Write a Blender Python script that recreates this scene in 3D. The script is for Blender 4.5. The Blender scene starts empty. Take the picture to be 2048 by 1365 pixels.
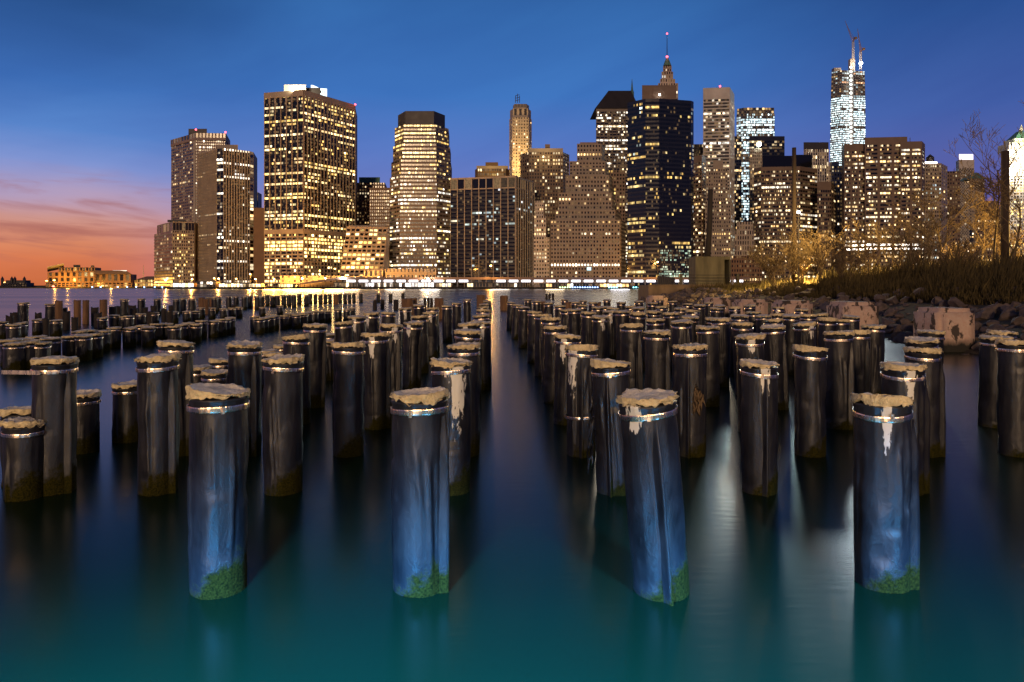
import bpy, bmesh, math, random
from mathutils import Vector, Matrix, noise
from math import pi, sin, cos, radians, sqrt, atan2

S = bpy.context.scene
COL = S.collection
F = 1365.0          # focal length in photo pixels (24 mm on a 36 mm frame, photo 2048 wide)
HY = 574.0          # horizon row in the photo
CZ = 2.07           # eye height above the water

def lin(r, g, b):
    f = lambda c: (c/255/12.92) if c/255 <= 0.04045 else ((c/255+0.055)/1.055)**2.4
    return (f(r), f(g), f(b), 1.0)

# ------------------------------------------------------------------ camera
cd = bpy.data.cameras.new('camera')
cam = bpy.data.objects.new('camera', cd); COL.objects.link(cam)
cam.location = (0, 0, CZ); cam.rotation_euler = (radians(90), 0, 0)
cd.sensor_width = 36.0; cd.lens = 24.0
cd.shift_y = -(682.5-HY)/2048.0
cd.clip_start = 0.05; cd.clip_end = 20000
S.camera = cam

# ------------------------------------------------------------------ exposure / renderer
S.view_settings.view_transform = 'Standard'; S.view_settings.look = 'None'
S.view_settings.exposure = 0.0; S.view_settings.gamma = 1.0
S.render.engine = 'CYCLES'
S.cycles.use_denoising = True
S.cycles.max_bounces = 5; S.cycles.diffuse_bounces = 2; S.cycles.glossy_bounces = 3
S.cycles.transmission_bounces = 2; S.cycles.caustics_reflective = False; S.cycles.caustics_refractive = False
S.cycles.sample_clamp_indirect = 6.0

# ------------------------------------------------------------------ node helpers
def N(nt, typ, **kw):
    n = nt.nodes.new(typ)
    for k, v in kw.items(): setattr(n, k, v)
    return n
def L(nt, a, b): nt.links.new(a, b)
def val(nt, sock, v):
    if isinstance(v, bpy.types.NodeSocket): L(nt, v, sock)
    else: sock.default_value = v
def M(nt, op, a, b=None, c=None, clamp=False):
    n = N(nt, 'ShaderNodeMath', operation=op, use_clamp=clamp)
    val(nt, n.inputs[0], a)
    if b is not None: val(nt, n.inputs[1], b)
    if c is not None: val(nt, n.inputs[2], c)
    return n.outputs[0]
def MIX(nt, fac, a, b, blend='MIX'):
    n = N(nt, 'ShaderNodeMix', data_type='RGBA', blend_type=blend)
    val(nt, n.inputs[0], fac); val(nt, n.inputs[6], a); val(nt, n.inputs[7], b)
    return n.outputs[2]
def RNG(nt, v, a, b, c=0.0, d=1.0, smooth=False):
    n = N(nt, 'ShaderNodeMapRange'); n.clamp = True
    if smooth: n.interpolation_type = 'SMOOTHSTEP'
    val(nt, n.inputs[0], v)
    for i, x in enumerate((a, b, c, d)): val(nt, n.inputs[i+1], x)
    return n.outputs[0]
def RAMP(nt, fac, stops, interp='EASE'):
    n = N(nt, 'ShaderNodeValToRGB'); cr = n.color_ramp; cr.interpolation = interp
    while len(cr.elements) > 1: cr.elements.remove(cr.elements[-1])
    cr.elements[0].position = stops[0][0]; cr.elements[0].color = stops[0][1]
    for p, c in stops[1:]:
        e = cr.elements.new(p); e.color = c
    val(nt, n.inputs[0], fac); return n.outputs[0]
def NOISE(nt, vec, scale, detail=4, rough=0.55, dist=0.0):
    n = N(nt, 'ShaderNodeTexNoise'); n.inputs['Scale'].default_value = scale
    n.inputs['Detail'].default_value = detail; n.inputs['Roughness'].default_value = rough
    n.inputs['Distortion'].default_value = dist
    if vec is not None: L(nt, vec, n.inputs['Vector'])
    return n.outputs['Fac']
def MAPV(nt, vec, scale=(1, 1, 1), loc=(0, 0, 0)):
    n = N(nt, 'ShaderNodeMapping'); L(nt, vec, n.inputs[0])
    n.inputs['Scale'].default_value = scale; n.inputs['Location'].default_value = loc
    return n.outputs[0]
def COMB(nt, x, y, z):
    n = N(nt, 'ShaderNodeCombineXYZ')
    for i, v in enumerate((x, y, z)): val(nt, n.inputs[i], v)
    return n.outputs[0]

# ------------------------------------------------------------------ world: dusk sky, afterglow low in the south-west (left)
W = bpy.data.worlds.new('World'); S.world = W; W.use_nodes = True
nt = W.node_tree; nt.nodes.clear()
tc = N(nt, 'ShaderNodeTexCoord'); sp = N(nt, 'ShaderNodeSeparateXYZ'); L(nt, tc.outputs['Generated'], sp.inputs[0])
el = M(nt, 'MULTIPLY', M(nt, 'ARCSINE', sp.outputs[2]), 180/pi)
az = M(nt, 'MULTIPLY', M(nt, 'ARCTAN2', sp.outputs[0], sp.outputs[1]), 180/pi)
cl_v = COMB(nt, M(nt, 'MULTIPLY', az, 0.085), M(nt, 'MULTIPLY', M(nt, 'ADD', el, M(nt, 'MULTIPLY', az, 0.06)), 0.62), 0.0)
cl = NOISE(nt, cl_v, 1.15, 5, 0.55, 0.5)
wob = M(nt, 'MULTIPLY', M(nt, 'SUBTRACT', NOISE(nt, cl_v, 0.7, 3), 0.5), 1.6)
e25 = M(nt, 'DIVIDE', M(nt, 'ADD', el, wob), 25.0, clamp=True)
sunset = RAMP(nt, e25, [(0.0, lin(202, 106, 62)), (0.07, lin(218, 122, 80)), (0.125, lin(216, 134, 98)), (0.19, lin(208, 150, 138)),
                        (0.26, lin(182, 160, 190)), (0.34, lin(132, 152, 212)), (0.44, lin(88, 132, 202)),
                        (0.56, lin(62, 110, 182)), (0.80, lin(40, 80, 138)), (1.0, lin(28, 58, 104))], 'LINEAR')
other = RAMP(nt, M(nt, 'DIVIDE', el, 25.0, clamp=True), [(0.0, lin(142, 122, 172)), (0.22, lin(116, 120, 186)), (0.44, lin(88, 118, 192)),
                        (0.62, lin(62, 114, 188)), (0.86, lin(54, 106, 174)), (1.0, lin(48, 96, 160))], 'LINEAR')
right = RAMP(nt, M(nt, 'DIVIDE', el, 25.0, clamp=True), [(0.0, lin(112, 92, 150)), (0.25, lin(94, 92, 162)), (0.5, lin(66, 94, 166)),
                        (0.75, lin(46, 84, 150)), (1.0, lin(32, 64, 118))], 'LINEAR')
w_sun = RNG(nt, az, -33.0, -13.0, 1.0, 0.0, True)
w_sun = M(nt, 'MULTIPLY', w_sun, RNG(nt, az, -120.0, -80.0, 0.0, 1.0, True))
skyc = MIX(nt, RNG(nt, az, 8.0, 34.0, 0.0, 1.0, True), other, right)
skyc = MIX(nt, w_sun, skyc, sunset)
cm = M(nt, 'MULTIPLY', RNG(nt, cl, 0.43, 0.64, 0.0, 1.0, True), M(nt, 'MULTIPLY', RNG(nt, el, 1.0, 3.0, 0.0, 1.0, True), RNG(nt, el, 6.0, 9.0, 1.0, 0.0, True)))
cm = M(nt, 'MULTIPLY', cm, M(nt, 'MULTIPLY', w_sun, 0.7))
skyc = MIX(nt, cm, skyc, lin(166, 100, 94))
hz = RNG(nt, NOISE(nt, COMB(nt, M(nt, 'MULTIPLY', az, 0.03), M(nt, 'MULTIPLY', M(nt, 'SUBTRACT', el, M(nt, 'MULTIPLY', az, 0.25)), 0.11), 3.0), 1.0, 4, 0.55, 0.6), 0.3, 0.7, 0.90, 1.10, True)
skyc = MIX(nt, 1.0, skyc, COMB(nt, hz, hz, M(nt, 'MULTIPLY_ADD', hz, 0.6, 0.4)), 'MULTIPLY')
up = RNG(nt, el, 22.0, 55.0, 1.0, 0.30, True)
skyc = MIX(nt, 1.0, skyc, COMB(nt, up, up, up), 'MULTIPLY')
back = RNG(nt, M(nt, 'ABSOLUTE', az), 60.0, 130.0, 1.0, 0.45, True)
skyc = MIX(nt, 1.0, skyc, COMB(nt, back, back, back), 'MULTIPLY')
bg = N(nt, 'ShaderNodeBackground'); L(nt, skyc, bg.inputs[0]); bg.inputs[1].default_value = 1.0
wo = N(nt, 'ShaderNodeOutputWorld'); L(nt, bg.outputs[0], wo.inputs[0])

# ------------------------------------------------------------------ lights
def light(name, typ, loc, energy, color, **kw):
    d = bpy.data.lights.new(name, typ); d.energy = energy; d.color = color
    for k, v in kw.items(): setattr(d, k, v)
    o = bpy.data.objects.new(name, d); COL.objects.link(o); o.location = loc
    return o
def aim(o, target):
    o.rotation_euler = (Vector(target)-o.location).to_track_quat('-Z', 'Y').to_euler()
# warm low glow of the lit city behind the photographer
sun = light('city_glow', 'SUN', (0, -10, 20), 1.05, (1.0, 0.65, 0.37), angle=radians(5))
sun.rotation_euler = Vector((0.20, 1.0, -0.20)).to_track_quat('-Z', 'Y').to_euler()
# blue-white lamp at the promenade rail, beamed down on the water's edge
for x, tx, e, cone in ((-1.8, -1.5, 21000, 98), (3.3, 2.7, 12500, 86)):
    rail = light('rail_lamp', 'SPOT', (x, -0.5, 2.5), e, (0.05, 0.42, 1.0), spot_size=radians(cone), spot_blend=0.6, shadow_soft_size=0.4)
    aim(rail, (tx, 0.62 if cone > 90 else 1.0, 0.0))
# the promenade's own warm lamps, behind the photographer
for i, (x, y, z, e) in enumerate(((-13, -9, 5.0, 220), (-5.5, -7, 4.6, 270), (1.5, -8, 5.0, 290), (7.5, -7, 4.6, 250), (15, -9, 5.0, 220))):
    o = light('promenade_lamp', 'AREA', (x, y, z), e, (1.0, 0.66, 0.36), shape='DISK', size=0.9); aim(o, (x*0.6, 14, 0.8))

# ------------------------------------------------------------------ object helpers
def tag(o, label=None, cat=None, group=None, kind=None):
    if label: o['label'] = label
    if cat: o['category'] = cat
    if group: o['group'] = group
    if kind: o['kind'] = kind
    return o
def thing(name, loc, label, cat, group=None, rz=0.0):
    o = bpy.data.objects.new(name, None); COL.objects.link(o)
    o.empty_display_size = 0.2
    o.location = loc; o.rotation_euler = (0, 0, rz)
    return tag(o, label, cat, group)
class MB:
    """collects polygons and links them as ONE mesh object"""
    def __init__(s): s.v = []; s.f = []; s.m = []; s.g = []
    def quad(s, a, b, c, d, m=0, g=None):
        i = len(s.v); s.v += [a, b, c, d]; s.f.append((i, i+1, i+2, i+3)); s.m.append(m); s.g.append(g)
    def poly(s, pts, m=0, g=None):
        i = len(s.v); s.v += list(pts); s.f.append(tuple(range(i, i+len(pts)))); s.m.append(m); s.g.append(g)
    def box(s, x0, x1, y0, y1, z0, z1, m=0, g=None):
        p = [(x0, y0), (x1, y0), (x1, y1), (x0, y1)]
        s.prism(p, z0, z1, m, g)
    def prism(s, p, z0, z1, m=0, g=None, top=None):
        n = len(p); q = top or p; i = len(s.v)
        s.v += [(a[0], a[1], z0) for a in p]+[(a[0], a[1], z1) for a in q]
        for k in range(n):
            j = (k+1) % n; s.f.append((i+k, i+j, i+n+j, i+n+k)); s.m.append(m); s.g.append(g)
        s.f.append(tuple(i+n+k for k in range(n))); s.m.append(m); s.g.append(g)
        s.f.append(tuple(i+n-1-k for k in range(n))); s.m.append(m); s.g.append(g)
    def relief(s, A, B, u0, u1, z0, z1, d, m=0, off=0.0):
        """a block standing d proud of the wall A-B, between u0..u1 (metres along it)"""
        dx, dy = B[0]-A[0], B[1]-A[1]; l = sqrt(dx*dx+dy*dy); dx /= l; dy /= l; nx, ny = dy, -dx
        P = lambda u, o: (A[0]+dx*u+nx*o, A[1]+dy*u+ny*o)
        a0, a1, b0, b1 = P(u0, off), P(u1, off), P(u0, off+d), P(u1, off+d)
        s.prism([b0, b1, a1, a0], z0, z1, m)
    def tube(s, pts, rad, n=6, m=0, cap=True):
        base = len(s.v); up = Vector((0.13, 0.21, 1)); k = len(pts)
        for i, p in enumerate(pts):
            p = Vector(p); a = Vector(pts[max(0, i-1)]); b = Vector(pts[min(k-1, i+1)]); t = (b-a)
            if t.length < 1e-9: t = Vector((0, 0, 1))
            t.normalize(); u = t.cross(up)
            if u.length < 1e-3: u = t.cross(Vector((1, 0, 0)))
            u.normalize(); w = t.cross(u); r = rad[i] if hasattr(rad, '__len__') else rad
            for j in range(n):
                an = 2*pi*j/n; q = p+u*(cos(an)*r)+w*(sin(an)*r); s.v.append(tuple(q))
        for i in range(k-1):
            for j in range(n):
                j2 = (j+1) % n
                s.f.append((base+i*n+j, base+i*n+j2, base+(i+1)*n+j2, base+(i+1)*n+j)); s.m.append(m); s.g.append(None)
        if cap:
            s.f.append(tuple(base+n-1-j for j in range(n))); s.m.append(m); s.g.append(None)
            s.f.append(tuple(base+(k-1)*n+j for j in range(n))); s.m.append(m); s.g.append(None)
    def lathe(s, prof, n=16, cx=0, cy=0, m=0):
        base = len(s.v)
        for r, z in prof:
            for j in range(n): s.v.append((cx+cos(2*pi*j/n)*r, cy+sin(2*pi*j/n)*r, z))
        for i in range(len(prof)-1):
            for j in range(n):
                j2 = (j+1) % n
                s.f.append((base+i*n+j, base+i*n+j2, base+(i+1)*n+j2, base+(i+1)*n+j)); s.m.append(m); s.g.append(None)
        if prof[0][0] > 1e-4: s.f.append(tuple(base+n-1-j for j in range(n))); s.m.append(m); s.g.append(None)
        if prof[-1][0] > 1e-4: s.f.append(tuple(base+(len(prof)-1)*n+j for j in range(n))); s.m.append(m); s.g.append(None)
    def build(s, name, mats, parent=None, loc=None, smooth=False):
        if not s.f: return None
        if not isinstance(mats, (list, tuple)): mats = [mats]
        o0 = Vector(loc) if loc is not None else (Vector(parent.location) if parent else Vector((0, 0, 0)))
        me = bpy.data.meshes.new(name)
        me.from_pydata([(a[0]-o0.x, a[1]-o0.y, a[2]-o0.z) for a in s.v], [], s.f)
        for mt in mats: me.materials.append(mt)
        me.polygons.foreach_set('material_index', s.m)
        if smooth: me.polygons.foreach_set('use_smooth', [True]*len(s.f))
        if any(g is not None for g in s.g):
            at = me.attributes.new('glow', 'FLOAT_COLOR', 'FACE')
            fl = []
            for g in s.g: fl += [*(g or (0, 0, 0)), 1.0]
            at.data.foreach_set('color', fl)
        me.update()
        o = bpy.data.objects.new(name, me); COL.objects.link(o)
        if parent: o.parent = parent
        elif loc is not None: o.location = loc
        return o

# ------------------------------------------------------------------ materials
def mat(name, base, rough=0.7, metal=0.0, var=0.25, vscale=3.0, bump=0.0, bscale=30.0, spec=0.5, stretch=(1, 1, 1), coord='Object'):
    m = bpy.data.materials.new(name); m.use_nodes = True; t = m.node_tree; b = t.nodes['Principled BSDF']
    c = N(t, 'ShaderNodeTexCoord').outputs[coord] if coord != 'World' else N(t, 'ShaderNodeNewGeometry').outputs['Position']
    v = MAPV(t, c, stretch)
    n = NOISE(t, v, vscale, 5)
    k = RNG(t, n, 0.25, 0.75, 1-var, 1+var)
    col = MIX(t, 1.0, (*base[:3], 1), COMB(t, k, k, k), 'MULTIPLY')
    L(t, col, b.inputs['Base Color']); b.inputs['Metallic'].default_value = metal
    L(t, RNG(t, n, 0.2, 0.8, max(0.03, rough-0.08), min(1, rough+0.08)), b.inputs['Roughness'])
    b.inputs['Specular IOR Level'].default_value = spec
    if bump:
        bn = N(t, 'ShaderNodeBump'); bn.inputs['Strength'].default_value = bump; bn.inputs['Distance'].default_value = 0.02
        L(t, NOISE(t, v, bscale, 5), bn.inputs['Height']); L(t, bn.outputs[0], b.inputs['Normal'])
    return m
def emit(name, color, strength, sample=False):
    m = bpy.data.materials.new(name); m.use_nodes = True; t = m.node_tree; b = t.nodes['Principled BSDF']
    b.inputs['Base Color'].default_value = (0.3, 0.3, 0.3, 1)
    b.inputs['Emission Color'].default_value = (*color, 1); b.inputs['Emission Strength'].default_value = strength
    m.cycles.emission_sampling = 'AUTO' if sample else 'NONE'
    return m
def window_mat(name, base, rough=0.12):
    """dark glass; panes with somebody's lights on behind them give off their own colour"""
    m = bpy.data.materials.new(name); m.use_nodes = True; t = m.node_tree; b = t.nodes['Principled BSDF']
    b.inputs['Base Color'].default_value = (*base, 1); b.inputs['Roughness'].default_value = rough
    a = N(t, 'ShaderNodeAttribute', attribute_name='glow')
    p = N(t, 'ShaderNodeNewGeometry').outputs['Position']
    n = RNG(t, NOISE(t, p, 0.55, 2), 0.3, 0.7, 0.45, 1.5)
    L(t, MIX(t, 1.0, a.outputs['Color'], COMB(t, n, n, n), 'MULTIPLY'), b.inputs['Emission Color'])
    b.inputs['Emission Strength'].default_value = 1.0
    m.cycles.emission_sampling = 'NONE'
    return m
# ------------------------------------------------------------------ water
def water_mat():
    m = bpy.data.materials.new('river_water'); m.use_nodes = True; t = m.node_tree; b = t.nodes['Principled BSDF']
    p = N(t, 'ShaderNodeNewGeometry').outputs['Position']
    n = NOISE(t, MAPV(t, p, (0.004, 0.05, 1)), 1.0, 4)
    n2 = NOISE(t, MAPV(t, p, (0.35, 0.9, 1)), 1.0, 3)
    L(t, MIX(t, n2, lin(5, 28, 17), lin(6, 34, 21)), b.inputs['Base Color'])
    sp = N(t, 'ShaderNodeSeparateXYZ'); L(t, p, sp.inputs[0])
    calm = RNG(t, sp.outputs[1], 20, 120, 0.0, 0.02, True)
    L(t, M(t, 'ADD', RNG(t, n, 0.3, 0.7, 0.22, 0.28), calm), b.inputs['Roughness'])
    b.inputs['IOR'].default_value = 1.333
    bn = N(t, 'ShaderNodeBump'); bn.inputs['Strength'].default_value = 0.12; bn.inputs['Distance'].default_value = 0.01
    L(t, NOISE(t, MAPV(t, p, (3.0, 14.0, 1)), 1.0, 3), bn.inputs['Height']); L(t, bn.outputs[0], b.inputs['Normal'])
    return m
w = MB(); w.quad((-9000, -40, 0), (9000, -40, 0), (9000, 12000, 0), (-9000, 12000, 0))
tag(w.build('river', water_mat()), 'dark teal river smoothed by the long exposure around the pilings', 'water', kind='structure')

# ------------------------------------------------------------------ piling materials
def wrap_mat():
    m = bpy.data.materials.new('black_plastic_wrap'); m.use_nodes = True; t = m.node_tree; b = t.nodes['Principled BSDF']
    oc = N(t, 'ShaderNodeTexCoord').outputs['Object']; g = N(t, 'ShaderNodeNewGeometry')
    rnd = N(t, 'ShaderNodeObjectInfo').outputs['Random']
    ps = N(t, 'ShaderNodeSeparateXYZ'); L(t, g.outputs['Position'], ps.inputs[0])
    ns = N(t, 'ShaderNodeSeparateXYZ'); L(t, g.outputs['Normal'], ns.inputs[0])
    os_ = N(t, 'ShaderNodeSeparateXYZ'); L(t, oc, os_.inputs[0])
    n1 = NOISE(t, MAPV(t, g.outputs['Position'], (5, 5, 3.0)), 1.0, 6, 0.6)
    n2 = NOISE(t, g.outputs['Position'], 70, 4)
    col = MIX(t, RNG(t, n1, 0.35, 0.7), (0.006, 0.006, 0.008, 1), (0.021, 0.020, 0.024, 1))
    # scuffs: thin pale vertical scratches
    sc = NOISE(t, MAPV(t, g.outputs['Position'], (60, 60, 4)), 1.0, 2)
    col = MIX(t, RNG(t, sc, 0.70, 0.78, 0, 0.22), col, (0.16, 0.16, 0.17, 1))
    # moss and weed over the tide line, higher on the side away from the ebb
    nm = NOISE(t, g.outputs['Position'], 9, 6, 0.65)
    lev = M(t, 'ADD', M(t, 'MULTIPLY_ADD', ns.outputs[0], 0.15, 0.16), M(t, 'MULTIPLY', M(t, 'SUBTRACT', nm, 0.5), 0.45))
    moss = RNG(t, M(t, 'SUBTRACT', ps.outputs[2], lev), -0.09, 0.04, 1.0, 0.0)
    moss = M(t, 'MULTIPLY', moss, RNG(t, M(t, 'ADD', n2, M(t, 'MULTIPLY', moss, 0.5)), 0.55, 0.80))
    wet = RNG(t, M(t, 'SUBTRACT', ps.outputs[2], lev), 0.0, 0.30, 1.0, 0.0, True)
    col = MIX(t, M(t, 'MULTIPLY', wet, 0.7), col, (0.012, 0.014, 0.020, 1))
    mc = MIX(t, RNG(t, n2, 0.3, 0.7), (0.003, 0.006, 0.001, 1), (0.042, 0.036, 0.005, 1))
    col = MIX(t, moss, col, mc)
    # spilled white paint
    A = lambda nm_: N(t, 'ShaderNodeAttribute', attribute_type='OBJECT', attribute_name=nm_).outputs['Fac']
    dn = NOISE(t, MAPV(t, oc, (34, 34, 9)), 1.0, 4, 0.6)
    dx = M(t, 'DIVIDE', M(t, 'SUBTRACT', os_.outputs[0], A('drip_x')), M(t, 'ADD', A('drip_w'), 0.012))
    dz = M(t, 'DIVIDE', M(t, 'SUBTRACT', 1.27, os_.outputs[2]), M(t, 'ADD', A('drip_len'), 0.001))
    th = M(t, 'ADD', M(t, 'MULTIPLY_ADD', M(t, 'MULTIPLY', dx, dx), 0.16, 0.30), M(t, 'MULTIPLY', M(t, 'MULTIPLY', dz, dz), 0.26))
    drip = M(t, 'MULTIPLY', RNG(t, M(t, 'SUBTRACT', dn, th), -0.01, 0.03), M(t, 'GREATER_THAN', A('drip_len'), 0.01))
    drip = M(t, 'MULTIPLY', drip, M(t, 'LESS_THAN', os_.outputs[1], 0.0))
    col = MIX(t, drip, col, (0.78, 0.76, 0.70, 1))
    L(t, col, b.inputs['Base Color'])
    rg = RNG(t, n1, 0.3, 0.7, 0.38, 0.56)
    rg = M(t, 'ADD', rg, M(t, 'MULTIPLY', moss, 0.5), clamp=True)
    L(t, rg, b.inputs['Roughness']); L(t, M(t, 'MULTIPLY_ADD', moss, -0.42, 0.50), b.inputs['Specular IOR Level'])
    bn = N(t, 'ShaderNodeBump'); bn.inputs['Strength'].default_value = 0.22; bn.inputs['Distance'].default_value = 0.008
    cr = M(t, 'ABSOLUTE', M(t, 'SUBTRACT', NOISE(t, MAPV(t, g.outputs['Position'], (13, 13, 8)), 1.0, 3, 0.5, 0.5), 0.5))
    hgt = M(t, 'ADD', M(t, 'MULTIPLY', M(t, 'SUBTRACT', 1.0, M(t, 'MULTIPLY', cr, 9.0), None, True), 0.55), M(t, 'MULTIPLY', M(t, 'MULTIPLY', moss, n2), 4.0))
    L(t, hgt, bn.inputs['Height']); L(t, bn.outputs[0], b.inputs['Normal'])
    return m
def cap_mat():
    m = mat('mortar_cap', (0.74, 0.61, 0.37), 0.85, var=0.35, vscale=14, bump=0.9, bscale=60, coord='World')
    return m
M_WRAP = wrap_mat(); M_CAP = cap_mat()
M_CAPTOP = mat('bleached_mortar_top', (0.80, 0.73, 0.64), 0.8, var=0.4, vscale=12, bump=0.6, bscale=45, coord='World')
M_STRAP = mat('copper_strap', (0.93, 0.74, 0.56), 0.27, 1.0, var=0.15, vscale=30, stretch=(1, 1, 0.1), coord='World')
M_TIMBER = mat('bare_timber', (0.22, 0.12, 0.06), 0.85, var=0.6, vscale=10, bump=1.0, bscale=40, stretch=(1, 1, 0.12), coord='World')
M_TORN = mat('torn_wood', (0.13, 0.085, 0.045), 0.85, var=0.6, vscale=20, coord='World')
M_STUB = mat('rotten_timber', (0.030, 0.022, 0.018), 0.8, var=0.4, vscale=10, bump=1.0, bscale=30, stretch=(1, 1, 0.2), coord='World')

HT = 1.37
def nz(x, y, z): return noise.noise(Vector((x, y, z)))
def wrap_mesh(seed, r=0.184, na=84, nzs=92):
    """plastic sheet drawn round the pile: mostly smooth, with long pleats under the strap, a few sharp folds and buckled dents"""
    rnd = random.Random(seed*13+1); s = seed*7.31; mb = MB(); z0, z1 = -0.9, HT-0.04; zs = HT-0.108
    ell = rnd.uniform(-0.03, 0.03); bulge = rnd.uniform(-0.02, 0.04)
    folds = []                      # angle, drift, top, length, width, height
    for _ in range(rnd.randint(5, 8)): folds.append((rnd.uniform(0, 6.28), rnd.uniform(-.25, .25), zs-rnd.uniform(0.0, .35), rnd.uniform(.35, 1.3), rnd.uniform(.05, .13), rnd.uniform(.007, .018)))
    dents = []                      # angle, height, half widths, depth
    for _ in range(rnd.randint(11, 16)): dents.append((rnd.uniform(0, 6.28), rnd.uniform(0.05, zs-.15), rnd.uniform(.25, .6), rnd.uniform(.05, .20), rnd.uniform(.005, .014)))
    for i in range(nzs+1):
        t = i/nzs; z = z0+(z1-z0)*(1-(1-t)**1.15)
        tight = 1-math.exp(-((z-zs)/0.09)**2); fall = max(0.0, zs-z)
        for j in range(na):
            a = 2*pi*j/na; c, sn = cos(a), sin(a)
            rad = r*(1+ell*cos(2*a)+bulge*sin(pi*max(0, min(1, z/HT)))); d = 0.0
            for fa, dr, ft, fl, fw, fh in folds:
                k = (ft-z)/fl
                if 0 < k < 1:
                    da = (a-fa-dr*k+pi) % (2*pi)-pi; e = min(1, k*7)*min(1, (1-k)*2.5)
                    d += fh*e*(math.exp(-(da/fw)**2)-.6*math.exp(-((da-1.6*fw)/(fw*.9))**2))
            for dan, dz, wa, wz, dd in dents:
                da = (a-dan+pi) % (2*pi)-pi; q = (da/wa)**2; zz = (z-dz)/wz
                if q < 5 and -1.6 < zz < 3: d -= dd*math.exp(-q)*(math.exp(-zz*zz) if zz > 0 else math.exp(-(zz*2.6)**2)); d += .22*dd*math.exp(-q*1.6)*math.exp(-((zz+.75)*4)**2)
            pl = max(0, 1-abs(nz(c*3.2+s, sn*3.2, z*.5+s))*2.6); d += .007*pl*math.exp(-fall*2.2)
            d += 0.007*nz(c*1.6-s, sn*1.6+s, z*1.9)+0.0028*nz(c*4-s, sn*4, z*6+s)+0.0012*nz(c*9, sn*9+s, z*17)
            rad += tight*d
            if z > zs: rad += 0.010*(z-zs)/0.06+0.005*nz(c*6, sn*6, s)
            mb.v.append((c*rad, sn*rad, z))
    for i in range(nzs):
        for j in range(na):
            j2 = (j+1) % na
            mb.f.append((i*na+j, i*na+j2, (i+1)*na+j2, (i+1)*na+j)); mb.m.append(0); mb.g.append(None)
    mb.f.append(tuple(nzs*na+j for j in range(na))); mb.m.append(0); mb.g.append(None)
    return mb
def seam_mesh(seed, r=0.200, ang=-35, top=HT-0.14):
    """the folded edge of the wrap standing up as a rounded lip down one side"""
    mb = MB(); a0 = radians(ang); n = 40; s = seed*3.3
    prof = [(-0.034, -0.012), (-0.022, 0.004), (-0.010, 0.026), (0.000, 0.044), (0.011, 0.042), (0.016, 0.020), (0.018, -0.012)]
    for i in range(n+1):
        z = top-(top+0.6)*i/n; k = min(1, i/6.0); k = k*k*(3-2*k)
        w = a0+0.05*nz(s, 0, z*1.4)+0.02*nz(0, s, z*5)
        cx, cy = cos(w), sin(w); tx, ty = -sin(w), cos(w)
        for du, dr in prof:
            rr = r-0.004+dr*(0.25+0.75*k)*(1+0.25*nz(s, z*3, 1)); u = du*(0.6+0.5*k)
            mb.v.append((cx*rr+tx*u, cy*rr+ty*u, z))
    q = len(prof)
    for i in range(n):
        for j in range(q-1):
            mb.f.append((i*q+j, (i+1)*q+j, (i+1)*q+j+1, i*q+j+1)); mb.m.append(0); mb.g.append(None)
    return mb
def strap_mesh(seed, r=0.196, z=HT-0.108, hgt=0.038, tilt=0.03):
    mb = MB(); n = 64; s = seed*5.1; rnd = random.Random(seed); ta = rnd.uniform(0, 6.28)
    for zi, ro in ((-0.5, 0.0), (-0.5, 0.0045), (-0.30, 0.006), (0.30, 0.006), (0.5, 0.0045), (0.5, 0.0)):
        for j in range(n):
            a = 2*pi*j/n; rr = r+ro+0.0035*nz(cos(a)*3, sin(a)*3, s)
            mb.v.append((cos(a)*rr, sin(a)*rr, z+zi*hgt+tilt*r*cos(a-ta)+0.003*nz(cos(a)*2, sin(a)*2, s+4)))
    for i in range(5):
        for j in range(n):
            j2 = (j+1) % n; mb.f.append((i*n+j, i*n+j2, (i+1)*n+j2, (i+1)*n+j)); mb.m.append(0); mb.g.append(None)
    return mb
def clasp_mesh(r=0.202, ang=-95, z=HT-0.108):
    mb = MB(); a = radians(ang); c, s = cos(a), sin(a)
    P = lambda u, d: (c*(r+d)-s*u, s*(r+d)+c*u)
    mb.prism([P(-0.013, 0), P(-0.011, 0.010), P(0.011, 0.010), P(0.013, 0)], z-0.024, z+0.024)
    mb.prism([P(-0.006, 0.010), P(-0.004, 0.017), P(0.004, 0.017), P(0.006, 0.010)], z-0.010, z+0.012)
    return mb
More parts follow.
